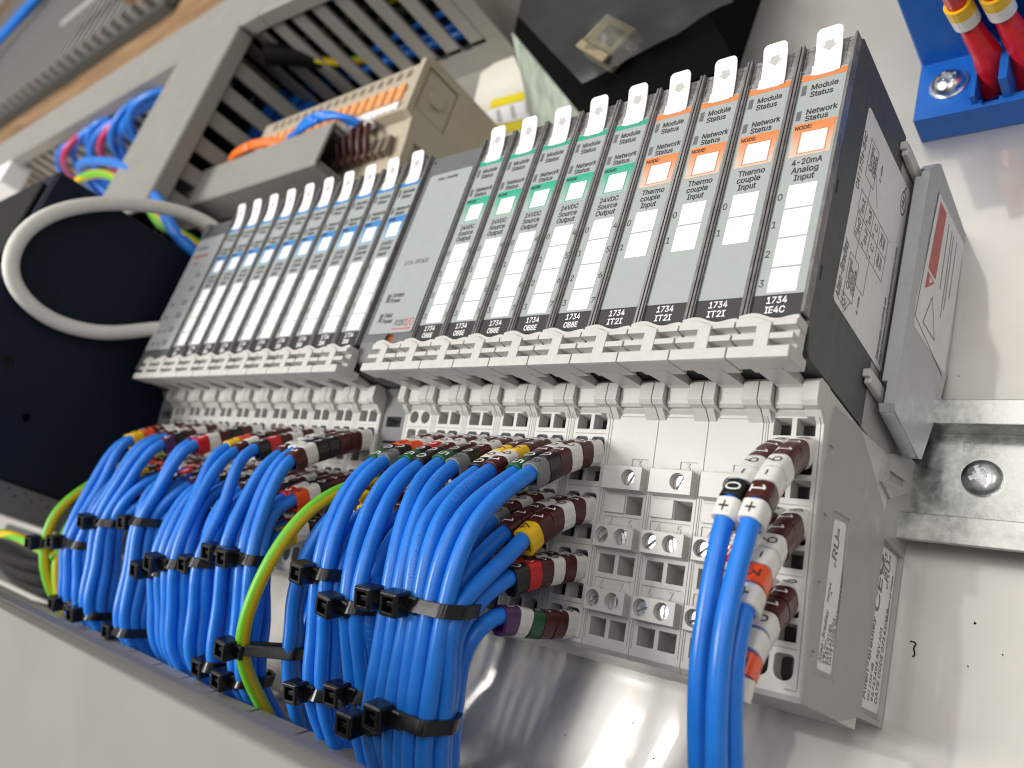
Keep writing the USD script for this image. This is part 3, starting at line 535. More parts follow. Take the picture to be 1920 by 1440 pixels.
def wire(name, label, pts, marks, start, n=46, mat_='blue', group=None, jitter=0.05, detail=True, pr=None):
    P = curve(pts, n); w = thing(name, label, 'wire', group=group)
    part(w, 'sheath', tube(P, WR, 14 if detail else 10), mat_, smooth=60)
    part(w, 'ferrule_collar', tube(P[:3] - (P[2] - P[0]) * 0.02, 1.95, 12), 'ferrule', smooth=60)
    s = start
    for i, ch in enumerate(marks):
        k = {'+': '9', '-': '9'}.get(ch, ch)
        p0, p1 = along(P, s), along(P, s + MKL); T = (p1 - p0) / np.linalg.norm(p1 - p0)
        A = np.array([1, 0, 0]) - T * T[0]; A /= np.linalg.norm(A); Bu = np.cross(T, A)
        a = rnd.gauss(0, jitter); A, Bu = A * math.cos(a) + Bu * math.sin(a), -A * math.sin(a) + Bu * math.cos(a)
        mk = part(w, 'marker', place(MKMESH, p0, A, Bu, T), 'mk' + k)
        if detail: part(mk, 'numeral', place(numeral(ch), p0, A, Bu, T), 'ink' if k in '3489' else 'inkwhite')
        s += MKP + rnd.uniform(-.04, .12)
    wires.append(P)
    if pr:
        g = glyphs(pr[0], 1.25, False); v = g.vertices; f = g.faces[g.face_normals[:, 2] > .9]; t = trimesh.Trimesh(v, f); t.merge_vertices(); t.remove_unreferenced_vertices()
        v, f = trimesh.remesh.subdivide_to_size(t.vertices, t.faces, 0.9, 20)
        L = np.r_[0, np.cumsum(np.linalg.norm(np.diff(P, axis=0), axis=1))]; Tq, Aq, Bq = frames(P); ss = pr[1] + (v[:, 0] - v[:, 0].min()) * 1.15; I = lambda Q: np.stack([np.interp(ss, L, Q[:, k]) for k in range(3)], 1)
        ph = pr[2] + (v[:, 1] - .6) / WR * -1.0
        q = I(P) + (WR + .03) * (np.cos(ph)[:, None] * I(Aq) + np.sin(ph)[:, None] * I(Bq)); tm_ = trimesh.Trimesh(q, f, process=False)
        part(w, 'print', tm_, 'wireprint')
    return P
# (y, z) of each row: inside the opening, at the opening, along the marker stack, its end
ROWP = [[(-25.2, 51.5), (-26.2, 57.0), (-34.6, 69.8), (-43.0, 78.2)], [(-38.2, 48.5), (-38.9, 54.3), (-49.0, 69.6), (-57.5, 76.6)],
        [(-51.0, 46), (-51.6, 51.6), (-56.6, 64.0), (-62.2, 74.0)], [(-63.2, 44), (-63.6, 49.2), (-67.0, 62), (-69.6, 73.0)]]
FIRST = [('upper row', 1), ('second row', 2), ('third row', 3), ('lowest row', 4)]
SIDE = ['left', 'right']
colname = {'0': 'black', '1': 'brown', '2': 'red', '3': 'orange', '4': 'yellow', '5': 'green', '6': 'blue', '7': 'purple', '8': 'grey', '9': 'white', '-': 'white', '+': 'white'}
ties = []
def bundle(mods, xc, zt, pitch, marks, group, tie_y=(-71.5, -92.5), zs=3.05, rows=(0, 1, 2, 3), spread=0.5, xdrift=0.0):
    """mods: [(x0, name)]; one wire per opening, gathered at xc with their rows stacked under zt = (z at the first tie, second tie, duct)"""
    cols = [(x0, c, nm) for x0, nm in mods for c in (0, 1)]; n = len(cols); done, late = [], []
    for ci, (x0, c, nm) in enumerate(cols):
        xs = x0 + sum(COLS[c]) / 2
        for r in rows:
            mk = marks(nm, r, c)
            if mk is None: continue
            xb = xc + (ci - (n - 1) / 2) * pitch - (2.2 if r == 3 else 0) + rnd.uniform(-.55, .55) + (0.5 * pitch if r % 2 else 0) * spread
            rp = ROWP[r]; k = len(mk) - 6
            z1, z2, z3 = [z - zs * r + rnd.uniform(-.5, .5) for z in zt]
            dz = rnd.uniform(-1.0, 1.0); ey = rnd.uniform(-.6, .6)
            pts = [(xs, *rp[0]), (xs, *rp[1]), (xs + .05 * (xb - xs), rp[2][0] + ey * .5, rp[2][1] + dz * .3), (xs + .16 * (xb - xs), rp[3][0] + ey, rp[3][1] + dz)]
            if r == 0: pts += [(xs + rnd.uniform(.38, .68) * (xb - xs) + rnd.uniform(-.4, .4), -56.0 + rnd.uniform(-1, 1), z1 + 0.6 - (86 - z1) * .1 + rnd.uniform(-.6, .6)), (xb, tie_y[0], z1)]
            elif r == 1: pts += [(xb, tie_y[0], z1 + .3)]
            elif r == 2: pts += [(xb, tie_y[0] - 2.5, z1 + .2)]
            else: pts += [(xs + .6 * (xb - xs), -75.0, min(76.5, z1)), (xb, -83.0, (z1 + z2) / 2)]
            pts += [(xb + xdrift * .5, (tie_y[0] + tie_y[1]) / 2 - (3 if r > 2 else 0), (z1 + z2) / 2 + .2)] if r < 3 else []
            pts += [(xb + xdrift, tie_y[1], z2), (xb + xdrift, -104.0, z3), (xb + xdrift, -110.5, z3 - 7.5), (xb + xdrift, -117, z3 - 19)]
            tip = colname[mk[-1]]
            lb = 'blue wire, %s %s, below the %s, with %s end marker' % (FIRST[r][0], SIDE[c], nm, tip)
            (done if r < 3 else late).append(wire('blue_wire', lb, pts, mk, 5.6 if r < 3 else 5.2, group=group, pr=(rnd.choice(['CSA 24600N', 'AWG', '600V FT1', 'FET 600']), rnd.uniform(30, 66), rnd.uniform(.5, 1.5)) if 'green' in nm and rnd.random() < .6 and r < 2 else None))
    return done
def tie(Ps, y, zoff, label, hx=0.15, flip=False, w=2.7, group='black cable ties', lean=0.0, keep=None):
    pts = []
    for P in Ps:
        i = np.argmin(np.abs(P[:, 1] - y) + (P[:, 2] < 20) * 99); pts.append((P[i, 0], P[i, 2]))
    hull = unary_union([Point(p).buffer(WR + 0.12, 6) for p in pts]).convex_hull
    ring = hull.buffer(0.65, 6).difference(hull.buffer(-0.25))
    t = trimesh.creation.extrude_polygon(ring, w, engine='earcut')      # x, z, along y
    m = np.eye(4); m[:3, :3] = [[1, 0, 0], [0, 0, -1], [0, 1, 0]]; m[1, 3] = y + w / 2
    t.apply_transform(m)
    t.vertices[:, 1] += (t.vertices[:, 2] - hull.bounds[3]) * -0.28 + (t.vertices[:, 0] - pts[0][0]) * lean
    n = thing('cable_tie', label, 'cable tie', group=None); part(n, 'band', t, 'tie', smooth=40)
    x0, zlo, x1, zhi = hull.bounds; hx_ = x0 + (x1 - x0) * hx
    zt = max((z for x, z in pts if abs(x - hx_) < 3.2), default=zhi) + WR
    hd = box(-2.4, 2.4, -2.4, 2.4, -0.4, 3.9, .4) - box(-1.35, 1.35, -1.45, 1.45, 1.5, 6)
    hd = hd + box(-1.1, 1.1, -.5, .5, 1.0, 3.2) + box(2.2, 4.8, -1.7, 1.7, 0.0, 1.1, .3)
    hd = hd.rotate([24, 6, rnd.uniform(-9, 5)]).translate([hx_, y + (hx_ - pts[0][0]) * lean, zt + .1])
    part(n, 'head', hd, 'tie'); return n

def mk_green(nm, r, c):
    T_ = {('fifth green module', 0): ('919105', '919108'), ('fifth green module', 1): ('919111', '919114'), ('fifth green module', 2): ('919120', '919120'), ('fifth green module', 3): ('911507', '9115-7'),
          ('fourth green module', 0): ('911490', '911491'), ('fourth green module', 1): ('91914', '91918'), ('fourth green module', 2): ('919120', '919122'), ('fourth green module', 3): ('91150', '91157'),
          ('third green module', 0): ('919105', '919108'), ('third green module', 1): ('91932', '919432'), ('third green module', 2): ('919120', '91917'), ('third green module', 3): ('9115', '91157'),
          ('second green module', 0): ('919205', '919100'), ('second green module', 1): ('919311', '919114'), ('second green module', 2): ('919104', '919112'), ('second green module', 3): ('9117', '91157'),
          ('first green module', 0): ('913052', '919305'), ('first green module', 1): ('919114', '919112'), ('first green module', 2): ('91914', '919101'), ('first green module', 3): ('9117', '91152')}
    return T_[(nm, r)][c]
gw = 'blue wires gathered from the green modules'
def drop(f, *no): return lambda nm, r, c: None if (r, c) in no else f(nm, r, c)
bA = bundle([(XR['O4'], 'fourth green module'), (XR['O5'], 'fifth green module')], -58.4, (86.2, 81.0, 75), 3.15, lambda nm, r, c: None if (nm.startswith('fourth') and r == 3) or (nm, r, c) == ('fifth green module', 3, 0) else mk_green(nm, r, c), gw, tie_y=(-72, -92), zs=2.9)
bA1 = bundle([(XR['O3'], 'third green module')], -70.0, (84.4, 78.0, 70), 3.4, drop(mk_green, (3, 0), (3, 1)), gw, tie_y=(-72, -95.5), zs=2.9)
bB = bundle([(XR['O2'], 'second green module')], -82.6, (83.2, 73.0, 64), 3.4, drop(mk_green, (3, 0)), gw, tie_y=(-75.5, -92), zs=2.9)
def mk_first(nm, r, c): return ('919305', '919308')[c] if r == 0 else mk_green(nm, r, c)
bC = bundle([(XR['O1'], 'first green module')], -98.4, (82.0, 71.5, 63), 3.5, drop(mk_first, (3, 0), (3, 1), (2, 0)), gw, tie_y=(-70.3, -95), zs=3.3)
tie(bA, -72, 0, 'cable tie at the upper end of the thick bundle below the fifth green module', 0.18)
tie(bA1, -72.0, 0, 'cable tie beside the thick bundle, below the third green module, upper one', 0.1)
tie(bA, -92.0, 0, 'lowest cable tie on the thick bundle, at the bottom edge of the picture', 0.16)
tie(bA1, -95.5, 0, 'cable tie at the bottom edge, left of the thick bundle tie', 0.1)
tie(bB, -75.5, 0, 'cable tie round the bundle below the second green module, upper one', 0.12)
tie(bB, -92.0, 0, 'cable tie round the bundle below the second green module, lower one', 0.12)
tie(bC, -70.3, 0, 'cable tie round the slim bundle below the first green module, upper one', 0.1)
tie(bC, -95.0, 0, 'cable tie round the slim bundle below the first green module, lower one', 0.1)
# the single earth wires, green with a yellow stripe
def earth(label, pts, r=1.75, n=50, roll=0.4, group=None):
    P = curve(pts, n); t = tube(P, r, 16); C = []
    ang = np.linspace(0, 2 * np.pi, 16, endpoint=False)
    for i in range(n):
        for a in ang:
            C.append((0.78, 0.52, 0.004) if abs(math.cos(a - roll - .008 * i)) > 0.74 else (0.13, 0.47, 0.012))
    C += [(0.2, 0.3, .01)] * 2
    w = thing('earth_wire', label, 'wire', group=group); part(w, 'sheath', t, 'tint', smooth=True, tint=C) if False else emit_earth(w, t, C); wires.append(P); return P
def emit_earth(w, t, C):
    part(w, 'sheath', t, 'tint', smooth=True, tint=C)
pe = earth('green and yellow earth wire crossing in front of the blue wires at picture centre', [(-112.5, -36, 50), (-113, -38.5, 58.5), (-114, -48, 74), (-115.5, -60, 82), (-119.5, -79, 83), (-122.5, -92, 78), (-124, -101, 68), (-125, -110, 58)], roll=-.35)
gl1 = earth('green and yellow earth wire curving down at the far left edge of the blue wires', [(-262.5, -38, 52), (-263, -44, 63), (-264, -58, 74), (-265, -71, 80), (-265.5, -85, 78), (-265, -98, 69), (-264, -106, 56)], roll=-.35)
gl2 = earth('second green and yellow earth wire tucked behind the leftmost one', [(-257.5, -50, 50), (-258, -53, 60), (-260, -62, 70), (-262.5, -75, 75), (-262.5, -88, 73), (-262, -100, 66), (-261, -110, 56)], roll=-.2)
gl3 = earth('green and yellow earth wire running out of the picture at the left edge', [(-262, -86, 74.5), (-272, -85.5, 76), (-290, -84, 79), (-312, -85, 80), (-340, -90, 80)], roll=.8)
# blue module wires
SEQ = ['911906', '919107', '919120', '9110-1', '911304', '919107', '91190', '91191', '911260', '919134', '910192']
def mk_blue(nm, r, c):
    h = hash_(nm, r, c)
    if r == 0 and (nm.split(' ')[0], c) in {('ninth', 0), ('eighth', 0), ('sixth', 0), ('sixth', 1), ('fourth', 0), ('fourth', 1), ('second', 0)}: return None
    if r == 3: return ['9119', '91907', '9115', '9104'][h % 4]
    if nm.startswith('tenth'): return {0: ('91100-', '91100-1'), 1: ('9110-2', '9110-3'), 2: ('91112', '9110-4')}[r][c]
    if nm.startswith('ninth') and r == 0: return ('9119-', '919991')[c]
    return SEQ[h % len(SEQ)]
def hash_(nm, r, c): return (sum(ord(q) * (i + 3) for i, q in enumerate(nm)) + r * 17 + c * 5) % 97
bw = 'blue wires gathered from the blue topped modules'
def bm(i): return (XB[i], ords[i] + ' blue topped module')
rows3 = (0, 1, 2)
H = {}
HB = [((9,), -132.5, -71.2, (81, 70.5, 63.6), -99.5), ((8,), -146.0, -70.6, (80.5, 70.5, 63.6), -99), ((7,), -157.0, -75.2, (80.5, 71, 63.8), None), ((6,), -168.5, -77.5, (80.5, 71, 63.8), None), ((5,), -183.5, -80.5, (80, 71, 63.8), None),
      ((4, 3), -204.0, -68.2, (79.5, 70.8, 63.8), -100.5), ((2,), -227.5, -71.3, (79.5, 70.8, 63.8), -100), ((1, 0), -242.0, -80.5, (79, 70.8, 63.8), -99.3)]
for idx, xc, ty, zt, ty2 in HB:
    H[idx] = bundle([bm(i) for i in idx[::-1]], xc, zt, 3.3 if len(idx) > 1 else 3.7, mk_blue, bw, tie_y=(ty, -98.0), rows=rows3, zs=3.3)
# the pair joining the earth wire under the power module
def mk_ep(nm, r, c): return [('913052', '913082'), (None, '31914'), (None, '91011'), ('91907', '9947')][r][c]
bD = bundle([(XEP + 11.15, 'wide power module')], -117.6, (78.5, 73.5, 63.5), 3.5, mk_ep, 'blue wires from the power module block', tie_y=(-76, -91), rows=(1, 2, 3))
tie(bD + [pe], -91.5, 0, 'cable tie holding the green and yellow wire to two blue ones near the duct', 0.0)
for idx, xc, ty, zt, ty2 in HB:
    nm = ' and '.join(ords[i] for i in idx[::-1]); pl = 'modules' if len(idx) > 1 else 'module'
    tie(H[idx], ty, 0, 'upper cable tie on the wires below the %s blue %s' % (nm, pl), 0.1)
    if ty2: tie(H[idx], ty2, 0, 'lower cable tie by the duct, below the %s blue %s' % (nm, pl), 0.1)
tie([gl1, gl2], -83.0, 0, 'cable tie round the green and yellow pair at far left', 0.0)
# analog input wires at the right
iw = 'blue wires of the analog input block'
IW = [('r', 'upper row', 'right', -3.45, [(-22.6, 50.5), (-23.4, 56.2), (-31.0, 66.0), (-42.0, 72.2), (-52, 74.2), (-64.5, 74.4), (-84, 67.5), (-98, 60), (-112, 50)], '91199-1+'[0:3] + '9-1+', -3.5),
      ('l', 'upper row', 'left', -8.0, [(-22.6, 50.5), (-23.6, 56.2), (-31.4, 65.6), (-41.8, 72.2), (-56, 72.6), (-69, 70.2), (-84.5, 63.2), (-98, 56), (-112, 46)], '9119-0+', -8.6),
      ('r', 'second row', 'right', -3.45, [(-36.0, 47.5), (-36.8, 53.6), (-43.5, 61.5), (-51.5, 67.0), (-58.5, 69.8), (-68, 69.6), (-84, 62), (-98, 54), (-112, 44)], '9119-3+', -3.0),
      ('l', 'second row', 'left', -8.0, [(-36.0, 47.5), (-36.8, 53.6), (-43.0, 61.0), (-50.5, 66.0), (-58, 68.2), (-68, 66.5), (-84, 59.5), (-98, 51), (-112, 42)], '919-2+', -7.8),
      ('r', 'third row', 'right', -3.45, [(-48.8, 45), (-49.6, 51), (-55.0, 57.2), (-62.6, 62.6), (-69.5, 63.6), (-76, 62.4), (-86, 57), (-98, 49), (-112, 40)], '9119-39', -5.2),
      ('l', 'third row', 'left', -8.0, [(-48.8, 45), (-49.6, 51), (-55.0, 57.0), (-62, 61.2), (-69, 61.4), (-76, 59.6), (-86, 54), (-98, 46), (-112, 38)], '9119-9', -7.6)]
for sd, rw, sn, xs, yz, mk, xe in IW:
    n_ = len(yz); pts = [(xs + (xe - xs) * min(1, max(0, (i - 2) / 3.0)), *p) for i, p in enumerate(yz)]
    wire('blue_wire', 'thick blue wire in the %s opening of the %s below the analog input module' % (sn, rw), pts, mk, 6.0 if rw != 'third row' else 5.6, group=iw)

# ------------------------------------------------------------------ slotted wiring ducts
def finger_poly(w, zb, zt, neck=74.0):   # one finger of the wall: wide head under the cover, narrow shank
    h = w / 2 - 4.0
    return [(-h, zb), (-h, 69), (-h - 2.6, 71.5), (-h - 2.9, 78), (h + 2.9, 78), (h + 2.6, 71.5), (h, 69), (h, zb)]
def duct_wall_x(node, y, xs, t=1.7):     # fingers of a wall running along x
    for x in xs: part(node, 'finger', prism_y([(x + a, b) for a, b in finger_poly(17.4, 13.5, 78)], y - t, y), 'duct')
hd = thing('wiring_duct', 'long grey slotted wiring duct across the top left, its fingers facing the modules', 'wiring duct')
hx = [-222.6 - 17.4 * i for i in range(37)]
duct_wall_x(hd, 205.7, hx)
arcs = [sbox(-872, 0, -207.5, 15.5).difference(unary_union([Point(x - 8.7, 15.5).buffer(3.95) for x in hx]))]
w = shp(arcs[0], 0, 1.7); w.apply_transform(np.array([[1, 0, 0, 0], [0, 0, 1, 204.0], [0, 1, 0, 0.2], [0, 0, 0, 1.]])); part(hd, 'wall_foot', w, 'duct')
part(hd, 'end_panel', box(-218.4, -207.6, 204.0, 205.7, 15.6, 77.5), 'duct'); part(hd, 'end_cap', box(-207.5, -206.4, 203.2, 242, 0.3, 70, .3), 'duct')
part(hd, 'far_wall', box(-872, -207.5, 240, 241.6, 0.2, 77.5), 'duct'); part(hd, 'floor', box(-872, -207.5, 205.8, 239.9, 0.25, 2.2), 'duct')
cv = box(-872, -330, 203.0, 242.6, 78.2, 80.0, .5) + box(-872, -330, 202.6, 203.9, 71.0, 79.5, .4)
part(hd, 'cover', cv, 'duct')
t = as_tm(box(-330, -206, 203.0, 242.6, 78.2, 80.0, .5) + box(-330, -206, 202.6, 203.9, 71.0, 79.5, .4)); v = t.vertices.copy(); v[:, 2] -= np.clip((v[:, 0] + 330) / 124, 0, 1) * 7; t.vertices = v
part(hd, 'cover', t, 'duct', label='end length of the duct cover sagging slightly')
vd = thing('wiring_duct', 'grey slotted wiring duct running down from the long one behind the blue modules', 'wiring duct')
for y in [181.8 - 17.4 * i for i in range(6)]:
    part(vd, 'finger', prism_x([(y + a, b) for a, b in finger_poly(17.4, 13.5, 78)], -351.7, -350), 'duct')
part(vd, 'wall_foot', box(-351.7, -350.02, 84, 201.5, 0.2, 14.5), 'duct'); part(vd, 'far_wall', box(-417, -415.4, 84, 201.5, 0.2, 77.5), 'duct'); part(vd, 'floor', box(-415, -352, 84, 201.5, 0.25, 2.2), 'duct')
part(vd, 'cover', box(-418.6, -348.2, 80, 203.5, 78.25, 80.2, .5) + box(-349.4, -347.8, 80, 201.6, 70.6, 79.6, .5), 'duct')
sd = thing('wiring_duct', 'short low grey duct with open right end directly above the blue modules', 'wiring duct')
part(sd, 'cover', box(-402, -236.6, 97.4, 119.6, 58.4, 60.2, .5) + box(-402, -236.6, 96.6, 98.2, 44.0, 59.8, .5) + box(-402, -236.6, 118.8, 120.3, 50.0, 59.8, .4), 'duct')
part(sd, 'near_wall', box(-402, -237.6, 98.9, 100.4, 0.2, 57.5), 'duct'); part(sd, 'far_wall', box(-402, -237.6, 117, 118.5, 0.2, 57.5), 'duct'); part(sd, 'floor', box(-402, -237.6, 100.5, 116.9, .25, 2), 'duct')
fd = thing('wiring_duct', 'grey slotted duct at lower left that swallows the blue wires, wall bulging', 'wiring duct')
EX, EZ = [-420, -330, -164, -133, -116, -99, -90, -80], [66, 67, 66.7, 69.5, 65.5, 63.4, 56, 48]
for i in range(16):
    x1 = -88.5 - 17.4 * i; xs_ = np.linspace(x1 - 16.5, x1, 7); ze = np.interp(xs_, EX, EZ)
    V = [(x, -103.6, z) for x, z in zip(xs_, ze)] + [(x, -107.5, z + 9.0) for x, z in zip(xs_, ze)] + [(x, -116.5, z + 17.5) for x, z in zip(xs_, ze)]
    V2 = [(x, y - 0.9, z - 1.2) for x, y, z in V]; F = []; n = 7
    for r_ in range(2):
        for k in range(6):
            a = r_ * n + k; F += [(a, a + 1, a + n + 1), (a, a + n + 1, a + n)]
            b = a + 21; F += [(b, b + n + 1, b + 1), (b, b + n, b + n + 1)]
    rim = list(range(0, 7)) + [13, 20] + list(range(19, 13, -1)) + [7]
    for p, q in zip(rim, rim[1:] + rim[:1]): F += [(p, p + 21, q + 21), (p, q + 21, q)]
    f = trimesh.Trimesh(V + V2, F, process=False); f.fix_normals()
    part(fd, 'finger', f, 'duct'); part(fd, 'finger_root', box(x1 - 14, x1 - 3, -110.6, -109, 0.2, 44), 'duct')
part(fd, 'floor', box(-420, 60, -168, -107, .25, 2.2), 'duct'); part(fd, 'far_wall', box(-420, 60, -170, -168.1, .2, 78), 'duct')
lid = quad((-128, -92.5, 143.3), (1, -92.1, 143.3), (30, -205, 96), (-128, -205, 96), 1.9)
lp_ = union([quad((-128, -92.3, 142.6), (1, -91.9, 142.6), (1, -92.6, 134), (-128, -93.0, 134), 1.3)])
part(fd, 'loose_cover', as_tm(lid), 'duct', label='broad loose grey cover tilted over the wires'); part(fd, 'cover_lip', as_tm(lp_), 'duct')
# wires lying in the ducts
def plain(label, pts, r, m, group=None, name='loose_wire', n=30, cat='wire'):
    return single(name, tube(curve(pts, n), r, 12), m, label, cat, group, smooth=60)
gi = 'wires lying inside the slotted ducts'
for i in range(30):
    y = 211 + (i * 7.7) % 27; z = 8 + (i * 11.3) % 58; m = 'black' if z > 30 or i % 4 == 0 else 'blue'  # many of the black ones are added to darken the slots
    plain('wire inside the long slotted duct, black ones partly added to darken its slots, %s' % ('blue' if m == 'blue' else 'black'), [(-211, y, z), (-270, y + rnd.uniform(-4, 4), z + rnd.uniform(-6, 6)), (-330, y + rnd.uniform(-3, 3), z + rnd.uniform(-4, 4)), (-420, y, z)], 2.6, m, gi + ', ' + ('blue' if m == 'blue' else 'black'))
for i in range(20):
    x = -360 - (i * 9.7) % 46; z = 9 + (i * 12.3) % 56; m = 'black' if z > 36 or i % 4 == 0 else 'blue'  # upper ones are black so the slots show dark
    plain('wire inside the duct above the blue modules, black ones darkening its slots, %s' % m, [(x, 86, z), (x + rnd.uniform(-4, 4), 130, z + 4), (x, 205, z)], 2.4, m, 'wires inside the duct above the blue modules, ' + m)
earth('short green and yellow wire showing through the duct corner', [(-338, 208, 48), (-325, 206, 40), (-312, 212, 28), (-300, 216, 24)], r=2.6, n=20)
earth('green and yellow wire seen through slots at the right end of the long duct', [(-211, 214, 52), (-250, 218, 46), (-300, 220, 50), (-330, 221, 46)], r=2.4, n=20)
plain('fat black cable pushed through the corner of the two ducts', [(-346, 197, 62), (-338, 203, 52), (-330, 208, 42), (-318, 214, 30)], 6.0, 'black', name='black_cable', cat='cable')
# looping wires at the upper left
for i in range(11):
    x0 = -470 - 13.5 * i; m = 'pink' if i in (5, 9) else 'blue'
    g = lambda k: rnd.uniform(-k, k)
    pts = [(x0 + 26 + g(5), 214, 52 + g(8)), (x0 + 10 + g(8), 199 + g(3), 68 + g(5)), (x0 - 20 + g(10), 188 + g(6), 66 + g(7)), (x0 - 34 + g(9), 180 + g(6), 44 + g(8)), (x0 - 16 + g(8), 171 + g(4), 26), (x0 + 12 + g(8), 163, 14)]
    plain('%s wire looping out of the long duct at upper left, number %s from the right' % ('pink' if m == 'pink' else 'blue', (ords + ['eleventh'])[i]), pts, 2.5, m, 'wires looping out of the long duct', n=26)
for i in range(4):
    plain('blue wire crossing under the loops at upper left', [(-440 - 9 * i, 206, 50 - 6 * i), (-470 - 12 * i, 186, 40), (-500 - 14 * i, 160, 24), (-520 - 14 * i, 140, 10)], 2.4, 'blue', 'blue wires under the loops')
tbk = thing('terminal_strip', 'dark terminal strip at upper left where the looping wires end', 'terminal strip')
for i in range(14): part(tbk, 'terminal', box(-640 + 13 * i, -628.4 + 13 * i, 132, 168, 0, 16, .6), 'black')
plain('thick blue wire arching from upper left down behind the network adapter', [(-560, 152, 40), (-523, 151, 75), (-478, 142, 78), (-419, 124, 78), (-360, 96, 76), (-312, 70, 80), (-290, 56, 79), (-283, 50, 60)], 3.0, 'blue', name='blue_wire', n=40)
earth('green and yellow wire arching beside the thick blue one at upper left', [(-540, 135, 40), (-508, 133, 75), (-469, 131, 77), (-415, 113, 77), (-350, 84, 77), (-310, 64, 80), (-291, 57, 79), (-283, 54, 62)], r=2.6, n=40)
plain('short black and red wire ends left of the vertical duct', [(-470, 120, 60), (-450, 112, 66), (-436, 104, 60), (-430, 96, 48)], 2.6, 'redboot')
single('blank_cover', box(-960, -728, 181, 226, 62, 79, .5), 'card', 'white blank panel at the far left edge', 'panel')

# ------------------------------------------------------------------ black case and its pale cable
ps = thing('power_supply', 'large dark navy case standing at the left, its smooth side facing the wires', 'power supply')
part(ps, 'case', box(-400, -285, -66, 50, 2, 131, 1.2) - cyl(0, 0, -3, 1, 2.2, 18).rotate([0, 90, 0]).translate([-285.2, -26.2, 113.6]) - cyl(0, 0, -3, 1, 1.5, 16).rotate([0, 90, 0]).translate([-285.2, -42.1, 98.8]), 'navy')
part(ps, 'case_screw', (cyl(0, 0, -1.4, -0.4, 2.1, 18) - box(-.3, .3, -1.2, 1.2, -.8, 0)).rotate([0, 90, 0]).translate([-285.2, -26.2, 113.6]), 'black')
fl_ = sbox(4, -77, 98, -66.4)
pf = box(-400, -286.2, -77.5, -66.3, 3, 97, .4) - union([cyl(0, 0, -.5, 1, .6, 8).rotate([0, 90, 0]).translate([-286.2, -68.4 - 1.8 * (j % 2), 92 - 3.1 * j]) for j in range(26)])
part(ps, 'perforated_flange', pf, 'housing_grey'); part(ps, 'front_cap', box(-396, -290, -60, 44, 131.1, 133.0, .6), 'black')
part(ps, 'rating_sticker', box(-372, -352, 34, 43, 133.05, 133.2), 'card')
single('grey_bracket', box(-460, -300, -108, -80, 0.2, 31, 1), 'housing', 'dark grey bracket low at the left edge below the black case', 'bracket')
for i in range(3):
    plain('black wire drooping below the black case at the left edge', [(-300, -84 - 6 * i, 40), (-340, -92 - 5 * i, 46 - 5 * i), (-400, -94 - 5 * i, 44 - 6 * i), (-470, -92, 40 - 6 * i)], 3.0, 'black', 'black wires below the black case')
plain('pale grey network cable looping in front of the black case', [(-273, 59.5, 66), (-277, 63.0, 73), (-280, 61.5, 85), (-281, 53, 103), (-281, 38, 121.5), (-281, 20, 131.2), (-281, 4, 128.6), (-281, -3.9, 117), (-280.5, -4.6, 103), (-279, 0.5, 88), (-277, 8.5, 76), (-272, 14, 66)], 2.95, 'cable', name='network_cable', n=60, cat='cable')

# ------------------------------------------------------------------ beige interface block, orange and blue jumpers
ib_ = thing('relay_interface', 'long beige terminal and relay block behind the blue modules', 'relay block')
part(ib_, 'body', prism_x([(151, 2), (151, 49), (149.5, 51), (124, 51), (123, 46), (118, 44), (100, 41), (98, 43.5), (95.6, 43), (96, 2)], -325, -201), 'beige')
part(ib_, 'end_cover', prism_x([(152.5, 1), (152.5, 50), (150, 52.4), (122.5, 52.0), (121, 48), (110, 46.5), (95, 45.4), (94.4, 1)], -200.9, -197.6) - box(-199, -190, 126, 148, 30, 49) - box(-199.2, -190, 100, 112, 24, 42), 'beige')
part(ib_, 'end_recess', box(-199.3, -198.2, 126.6, 147.4, 30.6, 48.4, .4), 'beige')
part(ib_, 'end_boss', cyl(0, 0, 0, 1.4, 4.2, 20).rotate([0, 90, 0]).translate([-198.3, 137, 40]), 'beige')
for i in range(17):
    x = -316 + 6.6 * i
    part(ib_, 'orange_lever', box(x, x + 4.6, 130.2, 139.0, 50.2, 52.2, .4), mat('orange_lever', (0.75, 0.33, 0.12), 0.5) if i == 0 else UsdShade.Material.Get(stage, '/World/Looks/orange_lever'))
    part(ib_, 'slot', box(x + .6, x + 4.2, 143.5, 147.5, 50.6, 51.15), 'beige_dark')  # solid dark patch, shade of the slot put into its colour
for i in range(7): part(ib_, 'marker_tag', box(-236 + 4.4 * i, -232.2 + 4.4 * i, 125.2, 128.8, 50.5, 51.9, .3), 'card')
for i in range(2): part(ib_, 'fixing_hole', cyl(-206, 128 + 8 * i, 50.4, 51.12, 1.6, 14), 'beige_dark')  # solid dark discs, shade of the holes put into their colour
part(ib_, 'pin_row', union([box(-318 + 5 * i, -315 + 5 * i, 108, 116.5, 42, 46.5) for i in range(22)]), 'beige_dark')
for i in range(5):
    mkc = 'mk' + '39919'[i]
    w = thing('jumper_wire', 'short wire end with coloured marker in front of the beige block, %s from the left' % ords[i], 'wire', group='marked wire ends at the beige block')
    P = curve([(-246 + 5.4 * i, 124, 48.5), (-244 + 5.4 * i, 120, 51.6), (-243 + 5.2 * i, 113, 49.5), (-243 + 5 * i, 108, 45)], 14); part(w, 'sheath', tube(P, 1.25, 10), 'mk1', smooth=60)
    p0, p1 = along(P, 1.0 + 1.2 * (i % 2)), along(P, 4.4 + 1.2 * (i % 2)); part(w, 'marker', tube(np.array([p0, (p0 + p1) / 2, p1]), 2.4, 10), mkc)
